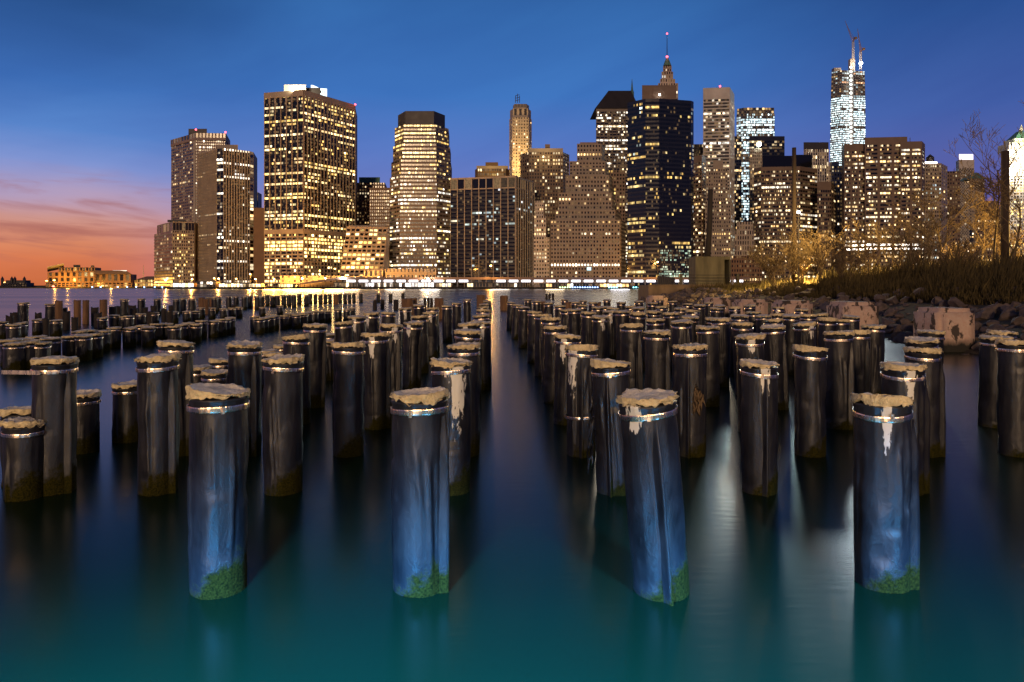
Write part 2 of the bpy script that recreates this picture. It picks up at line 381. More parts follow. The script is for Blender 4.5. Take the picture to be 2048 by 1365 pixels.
def cap_mesh(seed, r=0.191, na=64, lump=1.0):
    mb = MB(); s = seed*2.17; rnd = random.Random(seed); dome = rnd.choice((-.015, 0, .0, .02, .035)); ta, tl = rnd.uniform(0, 6.28), rnd.uniform(0, .035)
    # rows: under edge -> side -> lip -> top
    drop = [0.030+0.022*nz(cos(2*pi*j/na)*1.6, sin(2*pi*j/na)*1.6, s)+0.022*nz(cos(2*pi*j/na)*5, sin(2*pi*j/na)*5, s)+0.022*nz(cos(2*pi*j/na)*11, sin(2*pi*j/na)*12, s) for j in range(na)]
    rows = [(1.00, 1.0), (1.045, 1.0), (1.035, 0.82), (1.05, 0.55), (1.06, 0.28), (1.045, 0.05), (1.02, -0.13), (0.99, -0.16), (0.90, -0.05), (0.72, 0.02), (0.5, 0.0), (0.25, 0.02)]
    for ri, (kr, kz) in enumerate(rows):
        for j in range(na):
            a = 2*pi*j/na; c, sn = cos(a), sin(a)
            q = r*kr
            rough = 0.017*nz(c*4+s, sn*4, kz*4)+0.010*nz(c*10, sn*10+s, kz*8)+0.006*nz(c*22, sn*22, s+kz*14)
            edge = 1.0 if ri < 9 else 0.3
            q += rough*edge*lump*(0.4 if ri == 0 else 1.25)-(0.012*max(0, nz(c*3, sn*3, s+20)) if 0 < ri < 8 else 0)
            z = HT-kz*(max(0.012, drop[j]) if kz > 0.1 else 0.07)+(0.008*nz(c*5+s, sn*5, kr*5)+0.007*nz(c*13, sn*13+s, kr*9))*(1 if 4 < ri else 0.15)*lump
            if ri > 4: z += dome*(1-min(1, kr)**2)+tl*kr*cos(a-ta)
            if 5 <= ri <= 8: z += 0.020*max(0, nz(c*2.2, sn*2.2, s+9))*lump
            mb.v.append((c*q, sn*q, z))
    for i in range(len(rows)-1):
        for j in range(na):
            j2 = (j+1) % na
            mb.f.append((i*na+j, i*na+j2, (i+1)*na+j2, (i+1)*na+j)); mb.m.append(1 if i >= 7 else 0); mb.g.append(None)
    i = len(rows)-1
    mb.f.append(tuple(i*na+j for j in range(na))); mb.m.append(1); mb.g.append(None)
    return mb

def mesh_of(mb, name, mats, smooth=True):
    o = mb.build(name, mats, loc=(0, 0, 0), smooth=smooth); me = o.data; bpy.data.objects.remove(o); return me
WRAPS = [mesh_of(wrap_mesh(i+1), 'wrap', M_WRAP) for i in range(8)]
SEAMS = [mesh_of(seam_mesh(i+1, ang=0), 'seam', M_WRAP) for i in range(3)]
STRAPS = [mesh_of(strap_mesh(i+1, tilt=0.02+0.03*i), 'strap', M_STRAP, False) for i in range(4)]
CLASP = mesh_of(clasp_mesh(ang=0), 'clasp', M_STRAP, False)
CAPS = [mesh_of(cap_mesh(i+1, lump=0.9+0.12*i), 'mortar_cap', [M_CAP, M_CAPTOP]) for i in range(9)]

def part(name, me, parent, z=0.0, rz=0.0, loc=None):
    o = bpy.data.objects.new(name, me); COL.objects.link(o); o.parent = parent
    o.location = loc or (0, 0, z); o.rotation_euler = (0, 0, rz); return o
PR = random.Random(5)
def XY(px, Y): return ((px-1024)/F*Y)
def piling(px, Y, h, label, group=None, seam=None, lean=0.0, scale=1.0, near=False, drip=None, i=None, leanY=0.0):
    t = thing('piling', (XY(px, Y), Y, 0), label, 'piling', group)
    t.rotation_euler = (leanY, lean, 0)
    k = PR.randrange(1000) if i is None else i
    dz = h-HT
    wr = part('wrap', WRAPS[k % 8], t, dz, PR.uniform(0, 6.28) if not drip else 0.0)
    if drip:
        wr['drip_x'], wr['drip_len'], wr['drip_w'] = float(drip[0]), float(drip[1]), float(drip[2] if len(drip) > 2 else 0.03)
    if seam is not None: part('seam', SEAMS[k % 3], t, dz, radians(seam))
    st = part('strap', STRAPS[k % 4], t, dz, PR.uniform(0, 6.28))
    if near: part('clasp', CLASP, st, 0, radians(PR.choice((-100, -85, -60)))-st.rotation_euler.z)
    part('mortar_cap', CAPS[k % 9], t, dz, PR.uniform(0, 6.28))
    for c in t.children: c.scale = (scale, scale, 1)
    return t
def Yof(ty, h): return (CZ-h)*F/(ty-HY)
def Yb(by): return CZ*F/(by-HY)+0.17
def htop(ty, Y): return CZ-(ty-HY)/F*(Y-(0.12 if Y < 9 else 0))

G_WR = 'black-wrapped pilings of the old pier'
# nearest row, left to right
p = piling(438, Yb(1198), htop(786, Yb(1198)), 'broad wrapped piling nearest at left, bluish dented wrap, cracked pale mortar cap', G_WR, seam=None, near=True, i=0)
p = piling(840, Yb(1194), htop(792, Yb(1194)), 'front wrapped piling left of centre with a folded seam down its right edge', G_WR, seam=-28, near=True, i=1)
p = piling(1322, Yb(1203), htop(797, Yb(1203)), 'front wrapped piling leaning left, deep fold down its middle and white spots under cap', G_WR, seam=-86, near=True, lean=radians(-4.2), i=2, drip=(-0.12, 0.15, 0.02))
p = piling(1764, Yb(1188), htop(800, Yb(1188)), 'front wrapped piling nearest the right edge with one white paint drip below its strap', G_WR, seam=-30, near=True, i=3, scale=0.93, drip=(-0.06, 0.26, 0.014))
# second row
Y2 = Yb(992)
p = piling(110, Y2, htop(722, Y2), 'tall wrapped piling at far left whose loose metal strap sticks out sideways', G_WR, seam=-20, near=True, i=4)
tail = MB(); tail.box(-0.40, -0.02, -0.214, -0.210, HT-0.128, HT-0.089)
st = [c for c in p.children if c.name.startswith('strap')][0]
tl = tail.build('strap_tail', M_STRAP, loc=(0, 0, 0)); tl.parent = st; tl.rotation_euler = (0, 0.015, -st.rotation_euler.z)
p = piling(316, Y2, htop(717, Y2), 'wrapped piling with creased wrap behind the nearest left piling, slanted tan cap', G_WR, seam=-22, near=True, i=5)
p = piling(567, Y2, htop(719, Y2), 'second-row wrapped piling with a domed tan cap, right of the nearest left piling', G_WR, near=True, i=6)
p = piling(902, Y2, htop(726, Y2), 'wrapped piling with a big white paint splash, just behind the front piling left of centre', G_WR, near=True, i=7, drip=(0.075, 0.62, 0.05))
p = piling(1230, Y2, htop(727, Y2), 'torn wrapped piling with tattered black strips on its left, behind the leaning one', G_WR, seam=-110, near=True, lean=radians(-2), i=9)
tt = MB(); rr = random.Random(3)
for q in range(7):
    x = -0.20-rr.uniform(0, 0.035); pts = [(x+rr.uniform(-.015, .015)-0.008*k, -0.05+rr.uniform(-.05, .03), 0.98-0.07*q-k*0.075) for k in range(6)]
    tt.tube(pts, [0.012, 0.018, 0.014, 0.018, 0.012, 0.004], 5)
o = tt.build('torn_strips', M_WRAP, loc=(0, 0, 0), smooth=True); o.parent = p
p = piling(1518, Y2, htop(729, Y2), 'slim wrapped piling with white drips and a central fold, second row right of centre', G_WR, seam=-88, near=True, i=10, scale=0.93, drip=(0.0, 0.24))
p = piling(1805, Y2, htop(733, Y2), 'wrapped piling half hidden behind the front right one, white streaks under cap', G_WR, seam=-25, near=True, i=11, drip=(-0.02, 0.30))
# low wrapped stumps at left
low = [(46, 7.2, 822, 'low wrapped stump with a wide tan cap behind the far-left tall piling'),
       (52, 6.75, 846, 'low wrapped stump with a silvery strap in front of its twin at far left'),
       (165, 8.6, 790, 'low mossy stump with a spiky cap just right of the far-left tall piling'),
       (258, 9.2, 768, 'low wrapped stump with a yellowish cap left of the creased piling'),
       (397, 11.3, 735, 'low stump with a dark cap between the creased and domed-cap pilings, leftmost of three'),
       (430, 10.8, 744, 'low stump with a bright strap, front one of three beside the nearest left piling'),
       (442, 12.6, 720, 'low stump with a yellow cap, rearmost of three beside the nearest left piling'),
       (535, 14.2, 702, 'low stump in orange-lit water left of the domed-cap piling, leftmost of three'),
       (549, 13.2, 708, 'low stump in orange-lit water behind the domed-cap piling, middle of three'),
       (566, 15.0, 692, 'low stump in orange-lit water behind the domed-cap piling, farthest of three'),
       (656, 15.2, 682, 'low stump beside orange-lit water right of the domed-cap piling, nearer of two'),
       (660, 18.0, 669, 'low stump beside orange-lit water right of the domed-cap piling, farther of two')]
for px, Y, ty, lb in low: piling(px, Y, htop(ty, Y), lb, 'low wrapped stumps at left')
# third and later rows
row3 = [(353, 688, -20, None, 'wrapped piling with a thick lumpy cap behind the creased left piling'),
        (490, 690, -35, None, 'wrapped piling with loose pleats between the nearest left and domed-cap pilings'),
        (697, 689, None, None, 'third-row wrapped piling with a tilted strap right of the domed-cap piling'),
        (928, 692, None, None, 'wrapped piling directly behind the one with the big white splash'),
        (1163, 695, -95, (-0.12, 0.45), 'wrapped piling with a second strap lower down and a long white drip'),
        (1380, 694, -110, None, 'wrapped piling with a torn hole showing brown wood inside'),
        (1620, 697, None, None, 'smooth wrapped piling standing alone between the slim one and front right one'),
        (1845, 700, -40, None, 'wrapped piling right behind the half hidden one near the pink block'),
        (2030, 685, -60, None, 'pleated wrapped piling cut by the right edge of the picture')]
for px, ty, sm, dr, lb in row3:
    Y = 8.45; h = htop(ty, Y)
    p = piling(px, Y, h, lb, G_WR, seam=sm, drip=dr)
    if px == 1163:
        o = part('lower_strap', STRAPS[1], p, h-HT-0.75, 0.4); o.scale = (1.02, 1.02, 1)
    if px == 1380:
        hb = MB(); r3 = random.Random(8); pts = []
        for q in range(26):
            x = r3.uniform(-0.01, 0.12); z = r3.uniform(0.60, 0.90)
            hb.tube([(x, -0.20+0.2*x*x, z), (x+r3.uniform(-.02, .02), -0.225, z-0.05), (x+r3.uniform(-.03, .03), -0.20, z-0.13)], [0.008, 0.014, 0.004], 5)
        o = hb.build('torn_wood_patch', M_TORN, loc=(0, 0, 0), smooth=True); o.parent = p
ORD = ['first', 'second', 'third', 'fourth', 'fifth', 'sixth', 'seventh', 'eighth', 'ninth', 'tenth', 'eleventh', 'twelfth', 'thirteenth', 'fourteenth', 'fifteenth', 'sixteenth', 'seventeenth', 'eighteenth', 'nineteenth', 'twentieth']
TENS = {20: 'twenty', 30: 'thirty', 40: 'forty', 50: 'fifty'}
def ordn(n):
    if n <= 20: return ORD[n-1]
    a, b = divmod(n, 10)
    if b == 0: return {3: 'thirtieth', 4: 'fortieth', 5: 'fiftieth'}[a]
    return TENS[a*10]+'-'+ORD[b-1]
mid = [ # (px, cap top row) of the pilings of the main field behind the third row
 (597, 666), (625, 655), (690, 640), (717, 634), (747, 629), (775, 623), (814, 618), (841, 613),
 (752, 669), (783, 653), (822, 642), (842, 632), (863, 623), (868, 619), (895, 611), (914, 607), (935, 602),
 (935, 667), (943, 653), (965, 643), (966, 631), (966, 622), (968, 614), (970, 608), (973, 603),
 (1130, 666), (1107, 652), (1101, 641), (1085, 634), (1068, 625), (1047, 615), (1032, 609), (1020, 603),
 (1199, 631), (1175, 627), (1152, 622), (1133, 619), (1119, 614), (1097, 608), (1073, 604), (1057, 600),
 (1265, 653), (1221, 622), (1194, 616), (1165, 610), (1150, 605), (1130, 601),
 (1314, 666), (1315, 637), (1275, 630), (1245, 624), (1225, 617), (1212, 611), (1185, 606), (1165, 601),
 (1365, 645), (1417, 654), (1343, 629), (1307, 624), (1275, 618), (1262, 612), (1242, 606), (1215, 601),
 (1440, 641), (1380, 633), (1387, 624), (1360, 620), (1325, 615), (1305, 609), (1280, 605),
 (1503, 672), (1490, 647), (1430, 634), (1430, 619), (1400, 613), (1375, 608), (1345, 604), (1320, 601),
 (1552, 656), (1545, 636), (1475, 634), (1507, 625), (1470, 616), (1440, 611), (1418, 606),
 (1675, 669), (1614, 648), (1580, 633), (1554, 625), (1528, 629), (1555, 615), (1500, 612),
 (1713, 659), (1650, 639), (1616, 631), (1639, 625), (1600, 619),
 (1744, 649), (1677, 636), (1700, 630),
 (1846, 676), (1857, 659), (2004, 660), (1985, 668)]
lanes = {}
for px, ty in mid:
    h = HT+PR.uniform(-0.055, 0.05); Y = Yof(ty, HT); X = XY(px, Y)
    k = round((X+0.022*Y-0.25)/1.47-0.5)
    lanes.setdefault(k, []).append((Y, px, h))
LN = {0: 'first row right of channel', -1: 'first row left of channel'}
for k in range(1, 14): LN[k] = ORD[k]+' row right of channel'
for k in range(1, 10): LN[-1-k] = ORD[k]+' row left of channel'
LASTY = 0
for k in sorted(lanes):
    for n, (Y, px, h) in enumerate(sorted(lanes[k])):
        lb = 'wrapped piling, %s beyond the third cross row, %s' % (ordn(n+1), LN[k])
        piling(px, Y, h, lb, G_WR, seam=(PR.uniform(-150, -10) if Y < 16 else None), lean=radians(PR.gauss(0, 1.3)), leanY=radians(PR.gauss(0, 1)),
               drip=((PR.uniform(-0.1, 0.1), PR.uniform(0.12, 0.4)) if PR.random() < 0.16 and Y < 25 else None))
# low line of short wrapped piles crossing the water at left
lineA = [(22, 680), (30, 686), (47, 677), (58, 684), (74, 672), (80, 683), (102, 676), (144, 671), (168, 673), (190, 669), (160, 664), (180, 661), (205, 661), (228, 656),
 (259, 655), (283, 651), (296, 654), (314, 649), (333, 648), (349, 653), (364, 650), (378, 645), (391, 649), (404, 643), (427, 642), (443, 640), (452, 638), (461, 637),
 (510, 634), (519, 637), (528, 635), (540, 634), (549, 632), (569, 631), (579, 629), (593, 630), (600, 627), (607, 629), (618, 626), (629, 624), (643, 623), (656, 622), (677, 619), (694, 619), (705, 617)]
for n, (px, ty) in enumerate(sorted(lineA)):
    piling(px, Yof(ty, 0.67), 0.67+PR.uniform(-.03, .03), 'short wrapped pile, %s from the left in the low line crossing the left water' % ordn(n+1), 'low line of short piles at left', scale=1.25 if n < 8 else 1.1, lean=radians(PR.uniform(-1.5, 1.5)))
lineC = [(4, 645), (27, 651), (42, 647), (77, 640), (113, 640), (205, 635), (229, 632), (249, 632), (258, 634), (282, 629), (309, 627), (349, 623), (374, 623), (391, 622), (403, 617), (424, 617), (447, 618), (464, 617), (479, 616), (525, 614), (560, 612)]
for n, (px, ty) in enumerate(sorted(lineC)):
    piling(px, Yof(ty, 0.67), 0.67+PR.uniform(-.04, .04), 'short dark pile, %s from the left in the middle line of the left water' % ordn(n+1), 'middle line of short piles at left', scale=1.15, lean=radians(PR.uniform(-1.5, 1.5)))
lineB = [(46, 608), (101, 608), (249, 600), (283, 598), (315, 598), (353, 598), (366, 596), (384, 598), (418, 595), (430, 596), (437, 594), (458, 593), (473, 593),
 (489, 593), (500, 592), (515, 593), (524, 592), (535, 590), (545, 591), (555, 591), (568, 591), (578, 590), (588, 591), (599, 589), (613, 590), (621, 588), (631, 588), (641, 589), (651, 588), (660, 588), (671, 588), (681, 587), (690, 588), (699, 587), (708, 587), (722, 587), (757, 587), (781, 587), (806, 586)]
for n, (px, ty) in enumerate(sorted(lineB)):
    piling(px, Yof(ty, 1.2), 1.2+PR.uniform(-.05, .05), 'tall thin-looking pile, %s from the left in the farthest line before the city' % ordn(n+1), 'farthest line of piles', scale=1.3, lean=radians(PR.uniform(-1, 1)))

# bare timber posts and rotten stubs
def post_mesh(seed, r, h, jag):
    mb = MB(); n = 18; s = seed*1.7
    zz = [-0.6, 0.0, h*0.3, h*0.6, h*0.85, h]
    for i, z in enumerate(zz):
        for j in range(n):
            a = 2*pi*j/n; rr = r*(1+0.10*nz(cos(a)*2, sin(a)*2, s+z)+0.07*nz(cos(a)*7, sin(a)*7, s)); top = (jag*nz(cos(a)*2, sin(a)*2, s+5)) if i == len(zz)-1 else 0
            mb.v.append((cos(a)*rr, sin(a)*rr, z+top))
    for i in range(len(zz)-1):
        for j in range(n):
            j2 = (j+1) % n; mb.f.append((i*n+j, i*n+j2, (i+1)*n+j2, (i+1)*n+j)); mb.m.append(0); mb.g.append(None)
    k = (len(zz)-1)*n; mb.v.append((0, 0, h-0.04)); c = len(mb.v)-1
    for j in range(n): mb.f.append((k+j, k+(j+1) % n, c)); mb.m.append(0); mb.g.append(None)
    return mb
timber = [(118, 602, 34, 13, 'wide split top'), (155, 601, 36, 13, 'bright orange bark'), (172, 601, 38, 12, 'knotted grain'), (207, 600, 36, 14, 'tall square shoulders'),
          (403, 596, 54, 12, 'pale front face'), (412, 598, 52, 10, 'ragged base'), (424, 597, 56, 9, 'narrow shaft'), (672, 589, 80, 10, 'dull red side'), (815, 598, 45, 24, 'broad ragged shape'), (826, 597, 46, 16, 'split grain'),
          (878, 597, 44, 18, 'square weathered top'), (962, 590, 60, 18, 'stout dark shape'), (1008, 592, 60, 16, 'brown flat top'), (1083, 604, 33, 16, 'stripped pink side'), (1137, 605, 32, 14, 'reddish split front'), (1195, 605, 30, 14, 'rosy weathered face')]
for n, (px, ty, Y, wpx, how) in enumerate(timber):
    h = htop(ty, Y); r = wpx/F*Y/2
    mb = post_mesh(n+1, r, h, 0.06); o = mb.build('timber_post', M_TIMBER, loc=(0, 0, 0), smooth=True); o.location = (XY(px, Y), Y, 0)
    tag(o, 'bare timber post with %s, %s unwrapped post from the left' % (how, ordn(n+1)), 'post', 'bare timber posts among the wrapped piles')
stubs = [(30, 626, 30, 16), (20, 632, 28, 14), (77, 627, 31, 12), (92, 637, 27, 12), (128, 617, 36, 12), (134, 624, 33, 12), (150, 636, 29, 12), (190, 616, 38, 14), (196, 627, 32, 14), (226, 614, 40, 14), (236, 613, 43, 12),
         (265, 612, 42, 14), (268, 618, 38, 14), (291, 616, 40, 10), (308, 612, 43, 12), (302, 624, 36, 14), (328, 618, 40, 10), (340, 622, 38, 12), (343, 612, 45, 10), (470, 610, 46, 12), (750, 601, 62, 8), (765, 600, 64, 8), (792, 600, 62, 10), (850, 597, 60, 6), (857, 597, 62, 5), (863, 597, 60, 6),
         (1093, 588, 110, 5), (1099, 588, 115, 5), (1106, 588, 110, 5)]
for n, (px, ty, Y, wpx) in enumerate(sorted(stubs)):
    h = max(0.12, htop(ty, Y)); r = wpx/F*Y/2
    mb = post_mesh(n+31, r, h, 0.10); o = mb.build('rotten_stub', M_STUB, loc=(0, 0, 0), smooth=True); o.location = (XY(px, Y), Y, 0)
    tag(o, 'black rotted pile stub barely above the water, %s stub from the left' % ordn(n+1), 'stub', 'rotted pile stubs')
# ------------------------------------------------------------------ city
def Z(py, Y): return CZ+(HY-py)/F*Y
def corners(H, pts): return [(px, (H-CZ)*F/(HY-py)) for px, py in pts]
GZ = 1.6
def wallm(name, c, rough=0.75, var=0.18): return mat(name, c, rough, var=var, vscale=0.12, coord='World')
MW = {'tan': wallm('tan_concrete', (0.40, 0.32, 0.23)), 'beige': wallm('beige_stone', (0.46, 0.38, 0.28)), 'brown': wallm('brown_stone', (0.22, 0.15, 0.10)),
      'dark': wallm('dark_metal_cladding', (0.035, 0.030, 0.030), 0.5), 'grey': wallm('grey_granite', (0.20, 0.165, 0.14)), 'white': wallm('pale_stone', (0.62, 0.55, 0.45)),
      'rose': wallm('rose_granite', (0.34, 0.24, 0.19)), 'brick': wallm('brown_brick', (0.26, 0.15, 0.075)), 'blue': wallm('blue_black_panel', (0.020, 0.022, 0.034), 0.3), 'green': wallm('green_copper', (0.10, 0.22, 0.17)),
      'steel': wallm('bare_steel', (0.30, 0.28, 0.27)), 'soot': wallm('dark_spandrel', (0.016, 0.014, 0.014), 0.3), 'rust': wallm('copper_sheeting', (0.17, 0.10, 0.05))}
GL = {'black': window_mat('black_glass', (0.010, 0.010, 0.012)), 'blue': window_mat('blue_glass', (0.010, 0.013, 0.022), 0.08), 'brown': window_mat('brown_glass', (0.018, 0.014, 0.012), 0.2), 'grey': window_mat('pale_glass', (0.05, 0.06, 0.065), 0.2)}
WARM = [(1.0, 0.66, 0.30), (1.0, 0.74, 0.40), (1.0, 0.80, 0.50), (1.0, 0.60, 0.22)]
YEL = [(1.0, 0.68, 0.22), (1.0, 0.74, 0.32), (1.0, 0.60, 0.16)]
WHITE = [(1.0, 0.86, 0.66), (1.0, 0.80, 0.55), (1.0, 0.92, 0.80), (1.0, 0.74, 0.42)]
COOL = [(0.72, 0.92, 1.0), (0.85, 1.0, 0.92), (0.95, 0.98, 1.0), (1.0, 0.86, 0.60)]
ICE = [(0.72, 0.95, 1.0), (0.85, 1.0, 1.0), (0.70, 0.90, 0.98)]
BEACON = emit('red_beacon', (1.0, 0.06, 0.08), 9.0)
LAMPW = emit('white_lamp_glass', (1.0, 0.93, 0.85), 14.0)
LAMPO = emit('amber_lamp_glass', (1.0, 0.58, 0.14), 16.0)
def FS(bays=10, fh=3.9, pw=0.2, sh=0.45, pd=0.5, sd=0.25, nsub=1, full=0.15, part=0.35, cell=0.12, pal=WARM, k=1.3, blank_top=0.0, blank_bot=0.0, mode='band', dark=(), bright=(), spm=0, dim=.35):
    return dict(bays=bays, fh=fh, pw=pw, sh=sh, pd=pd, sd=sd, nsub=nsub, full=full, part=part, cell=cell, pal=pal, k=k, blank_top=blank_top, blank_bot=blank_bot, mode=mode, dark=dark, bright=bright, spm=spm, dim=dim)
class Tower:
    def __init__(s, name, label, wall, glass, base, cat='skyscraper', seed=1, group=None):
        s.t = thing(name, (base[0], base[1], GZ), label, cat, group); s.wall = wall; s.glass = glass
        s.r = random.Random(seed); s.w = MB(); s.bands = {}; s.wins = []
    def glow(s, f, pal=None, k=None):
        c = s.r.choice(pal or f['pal']); q = (k or f['k'])*math.exp(s.r.gauss(0, 0.45)); return (c[0]*q, c[1]*q, c[2]*q)
    def face(s, A0, B0, A1, B1, z0, z1, f, key):
        """one façade: wall relief (piers, spandrels) over the core, and the glazing of every storey; A,B are plan points at the foot (0) and the head (1)"""
        l = sqrt((B0[0]-A0[0])**2+(B0[1]-A0[1])**2); h = z1-z0
        nx, ny = (B0[1]-A0[1])/l, -(B0[0]-A0[0])/l
        def P(u, v, o):
            x = (A0[0]*(1-u)+B0[0]*u)*(1-v)+(A1[0]*(1-u)+B1[0]*u)*v; y = (A0[1]*(1-u)+B0[1]*u)*(1-v)+(A1[1]*(1-u)+B1[1]*u)*v
            return (x+nx*o, y+ny*o, z0+h*v)
        def blk(u0, u1, v0, v1, d, mb, m=0):
            a, b, c, e = P(u0, v0, d), P(u1, v0, d), P(u1, v1, d), P(u0, v1, d); A, B, C_, E = P(u0, v0, 0), P(u1, v0, 0), P(u1, v1, 0), P(u0, v1, 0)
            mb.quad(a, b, c, e, m); mb.quad(A, a, e, E, m); mb.quad(b, B, C_, c, m); mb.quad(e, c, C_, E, m); mb.quad(A, B, b, a, m)
        zb, zt = f['blank_bot'], h-f['blank_top']; nf = max(1, int(round((zt-zb)/f['fh']))); fh = (zt-zb)/nf; nb = f['bays']
        if f['blank_top'] > 0: blk(0, 1, zt/h, 1, f['sd']*1.0+0.02, s.w)
        if f['blank_bot'] > 0: blk(0, 1, 0, zb/h, f['sd']*1.0+0.02, s.w)
        if f['pw'] > 0:
            for i in range(nb+1):
                c = i/nb; hw = f['pw']/nb/2; blk(max(0, c-hw), min(1, c+hw), zb/h, zt/h, f['pd'], s.w)
        for k in range(nf):
            v0 = (zb+k*fh)/h; v1 = (zb+(k+1)*fh)/h; vs = v0+(v1-v0)*f['sh']
            if f['sh'] > 0: blk(0, 1, v0, vs, f['sd'], s.w, f['spm'])
            st = s.r.random(); n = nb*f['nsub']; lit = [False]*n; kk = f['k']; pal = f['pal']
            if k in f['dark']: pass
            elif k in f['bright']: lit = [True]*n; kk = f['k']*4; pal = WHITE
            elif st < f['full']*0.7: lit = [s.r.random() < 0.9 for _ in lit]; kk *= 1.25
            elif st < f['full']*0.7+f['part']*0.85:
                i = 0
                while i < n:
                    run = s.r.randint(1, max(2, n//4)); on = s.r.random() < 0.38
                    for q in range(i, min(n, i+run)): lit[q] = on and s.r.random() < 0.8
                    i += run
            else: lit = [s.r.random() < f['cell']*0.8 for _ in lit]
            rowc = s.r.choice(pal)
            for b in range(nb):
                ua = (b+f['pw']/2)/nb; ub = (b+1-f['pw']/2)/nb
                for q in range(f['nsub']):
                    u0 = ua+(ub-ua)*(q+0.04)/f['nsub']; u1 = ua+(ub-ua)*(q+0.96)/f['nsub']
                    if f['mode'] == 'band':
                        u0 = ua+(ub-ua)*q/f['nsub'] if q else b/nb; u1 = ua+(ub-ua)*(q+1)/f['nsub'] if q < f['nsub']-1 else (b+1)/nb
                    on = lit[b*f['nsub']+q]; g = (0.0, 0.0, 0.0)
                    if on:
                        c = rowc if s.r.random() < 0.75 else s.r.choice(pal); e = kk*math.exp(s.r.gauss(-0.1, 0.6)); g = (c[0]*e, c[1]*e, c[2]*e)
                    elif s.r.random() < f['dim']: e = s.r.uniform(0.03, 0.22); g = (e, e*0.6, e*0.25)
                    o = 0.05; qd = (P(u0, vs, o), P(u1, vs, o), P(u1, v1-(v1-v0)*0.02, o), P(u0, v1-(v1-v0)*0.02, o), g)
                    if f['mode'] == 'band': s.bands.setdefault((key, k), []).append(qd)
                    else: s.wins.append((qd, on))
    def tier(s, pts, z0, z1, faces, back=45, key='a', top=None):
        """pts: plan corners (px, Y) of the visible faces left to right; back closes the plan behind them"""
        p = [(XY(px, Y), Y) for px, Y in pts]; q = [(XY(px, Y), Y) for px, Y in (top or pts)]
        bk = lambda L_: L_+[(L_[-1][0]*0.985*(1+back/L_[-1][1]), L_[-1][1]+back), (L_[0][0]*(1+back/L_[0][1])*(0.985 if L_[0][0] < 0 else 1.01), L_[0][1]+back)]
        s.w.prism(bk(p), z0, z1, 0, None, bk(q))
        for i, f in enumerate(faces):
            if f: s.face(p[i], p[i+1], q[i], q[i+1], z0, z1, f, key)
        return p
    def add(s, name, mb, m, smooth=False): return mb.build(name, m, s.t, smooth=smooth)
    def block(s, name, px0, px1, py0, py1, Y, depth, m):
        b = MB(); b.prism([(XY(px0, Y), Y), (XY(px1, Y), Y), (XY(px1, Y)*(1+depth/Y), Y+depth), (XY(px0, Y)*(1+depth/Y), Y+depth)], Z(py0, Y) if py0 else GZ, Z(py1, Y)); return s.add(name, b, m)
    def beacon(s, px, py, Y, r=1.0, m=None, name='beacon'):
        b = MB(); b.lathe([(0.001, -r), (r*0.7, -r*0.7), (r, 0), (r*0.7, r*0.7), (0.001, r)], 8); c = (XY(px, Y), Y, Z(py, Y))
        b.v = [(v[0]+c[0], v[1]+c[1], v[2]+c[2]) for v in b.v]; return s.add(name, b, m or BEACON)
    def done(s):
        s.add('wall', s.w, [s.wall, MW['soot']])
        for key in sorted(s.bands, key=str):
            b = MB()
            for a, bb, c, d, g in s.bands[key]: b.quad(a, bb, c, d, 0, g)
            s.add('window_band', b, s.glass)
        if s.wins:
            on = [w for w in s.wins if w[1]]; off = [w for w in s.wins if not w[1]]; w = on+off
            for (a, bb, c, d, g), _ in w[:100]:
                b = MB(); b.quad(a, bb, c, d, 0, g); s.add('window', b, s.glass)
            if w[100:]:
                b = MB()
                for (a, bb, c, d, g), _ in w[100:]: b.quad(a, bb, c, d, 0, g)
                tag(s.add('window', b, s.glass), kind='stuff')
        return s.t
def tower(name, label, wall, glass, px, Y, cat='skyscraper', seed=1, group=None): return Tower(name, label, MW[wall], GL[glass], (XY(px, Y), Y), cat, seed, group)

# --- leftmost tower with the capped crown
t = tower('office_tower', 'brown grid tower at left with an overhanging dark-slotted crown and red roof lights', 'rose', 'brown', 395, 880, seed=11)
H = Z(267, 867); pc = corners(H, [(343, 281), (391, 267), (451, 268)]); zc = H-9
t.tier(pc, GZ, zc, [FS(14, 3.8, 0.12, 0.42, 0.35, 0.3, full=.05, part=.15, cell=.07, pal=WARM, k=.9), FS(16, 3.8, 0.35, 0.45, 0.4, 0.3, full=.06, part=.4, cell=.2, pal=WHITE, k=1.4)])
pcr = [(342, pc[0][1]-1.5), (391, pc[1][1]-2), (452, pc[2][1]-2)]
t.tier(pcr, zc+0.01, H, [FS(9, 9, .35, .35, .4, .3, full=0, part=0, cell=0), FS(9, 9, .35, .35, .4, .3, full=0, part=0, cell=0)], key='crown')
t.block('roof_plant', 377, 414, 268, 258, 885, 25, MW['dark'])
b = MB(); b.relief((XY(388, 869), 869), (XY(394.5, 866), 866), 0, 4.0, GZ, zc, 0.9); t.add('corner_pier', b, MW['beige'])
t.beacon(392, 260, 866, 1.2); t.beacon(451, 265, 866, 1.2); t.done()
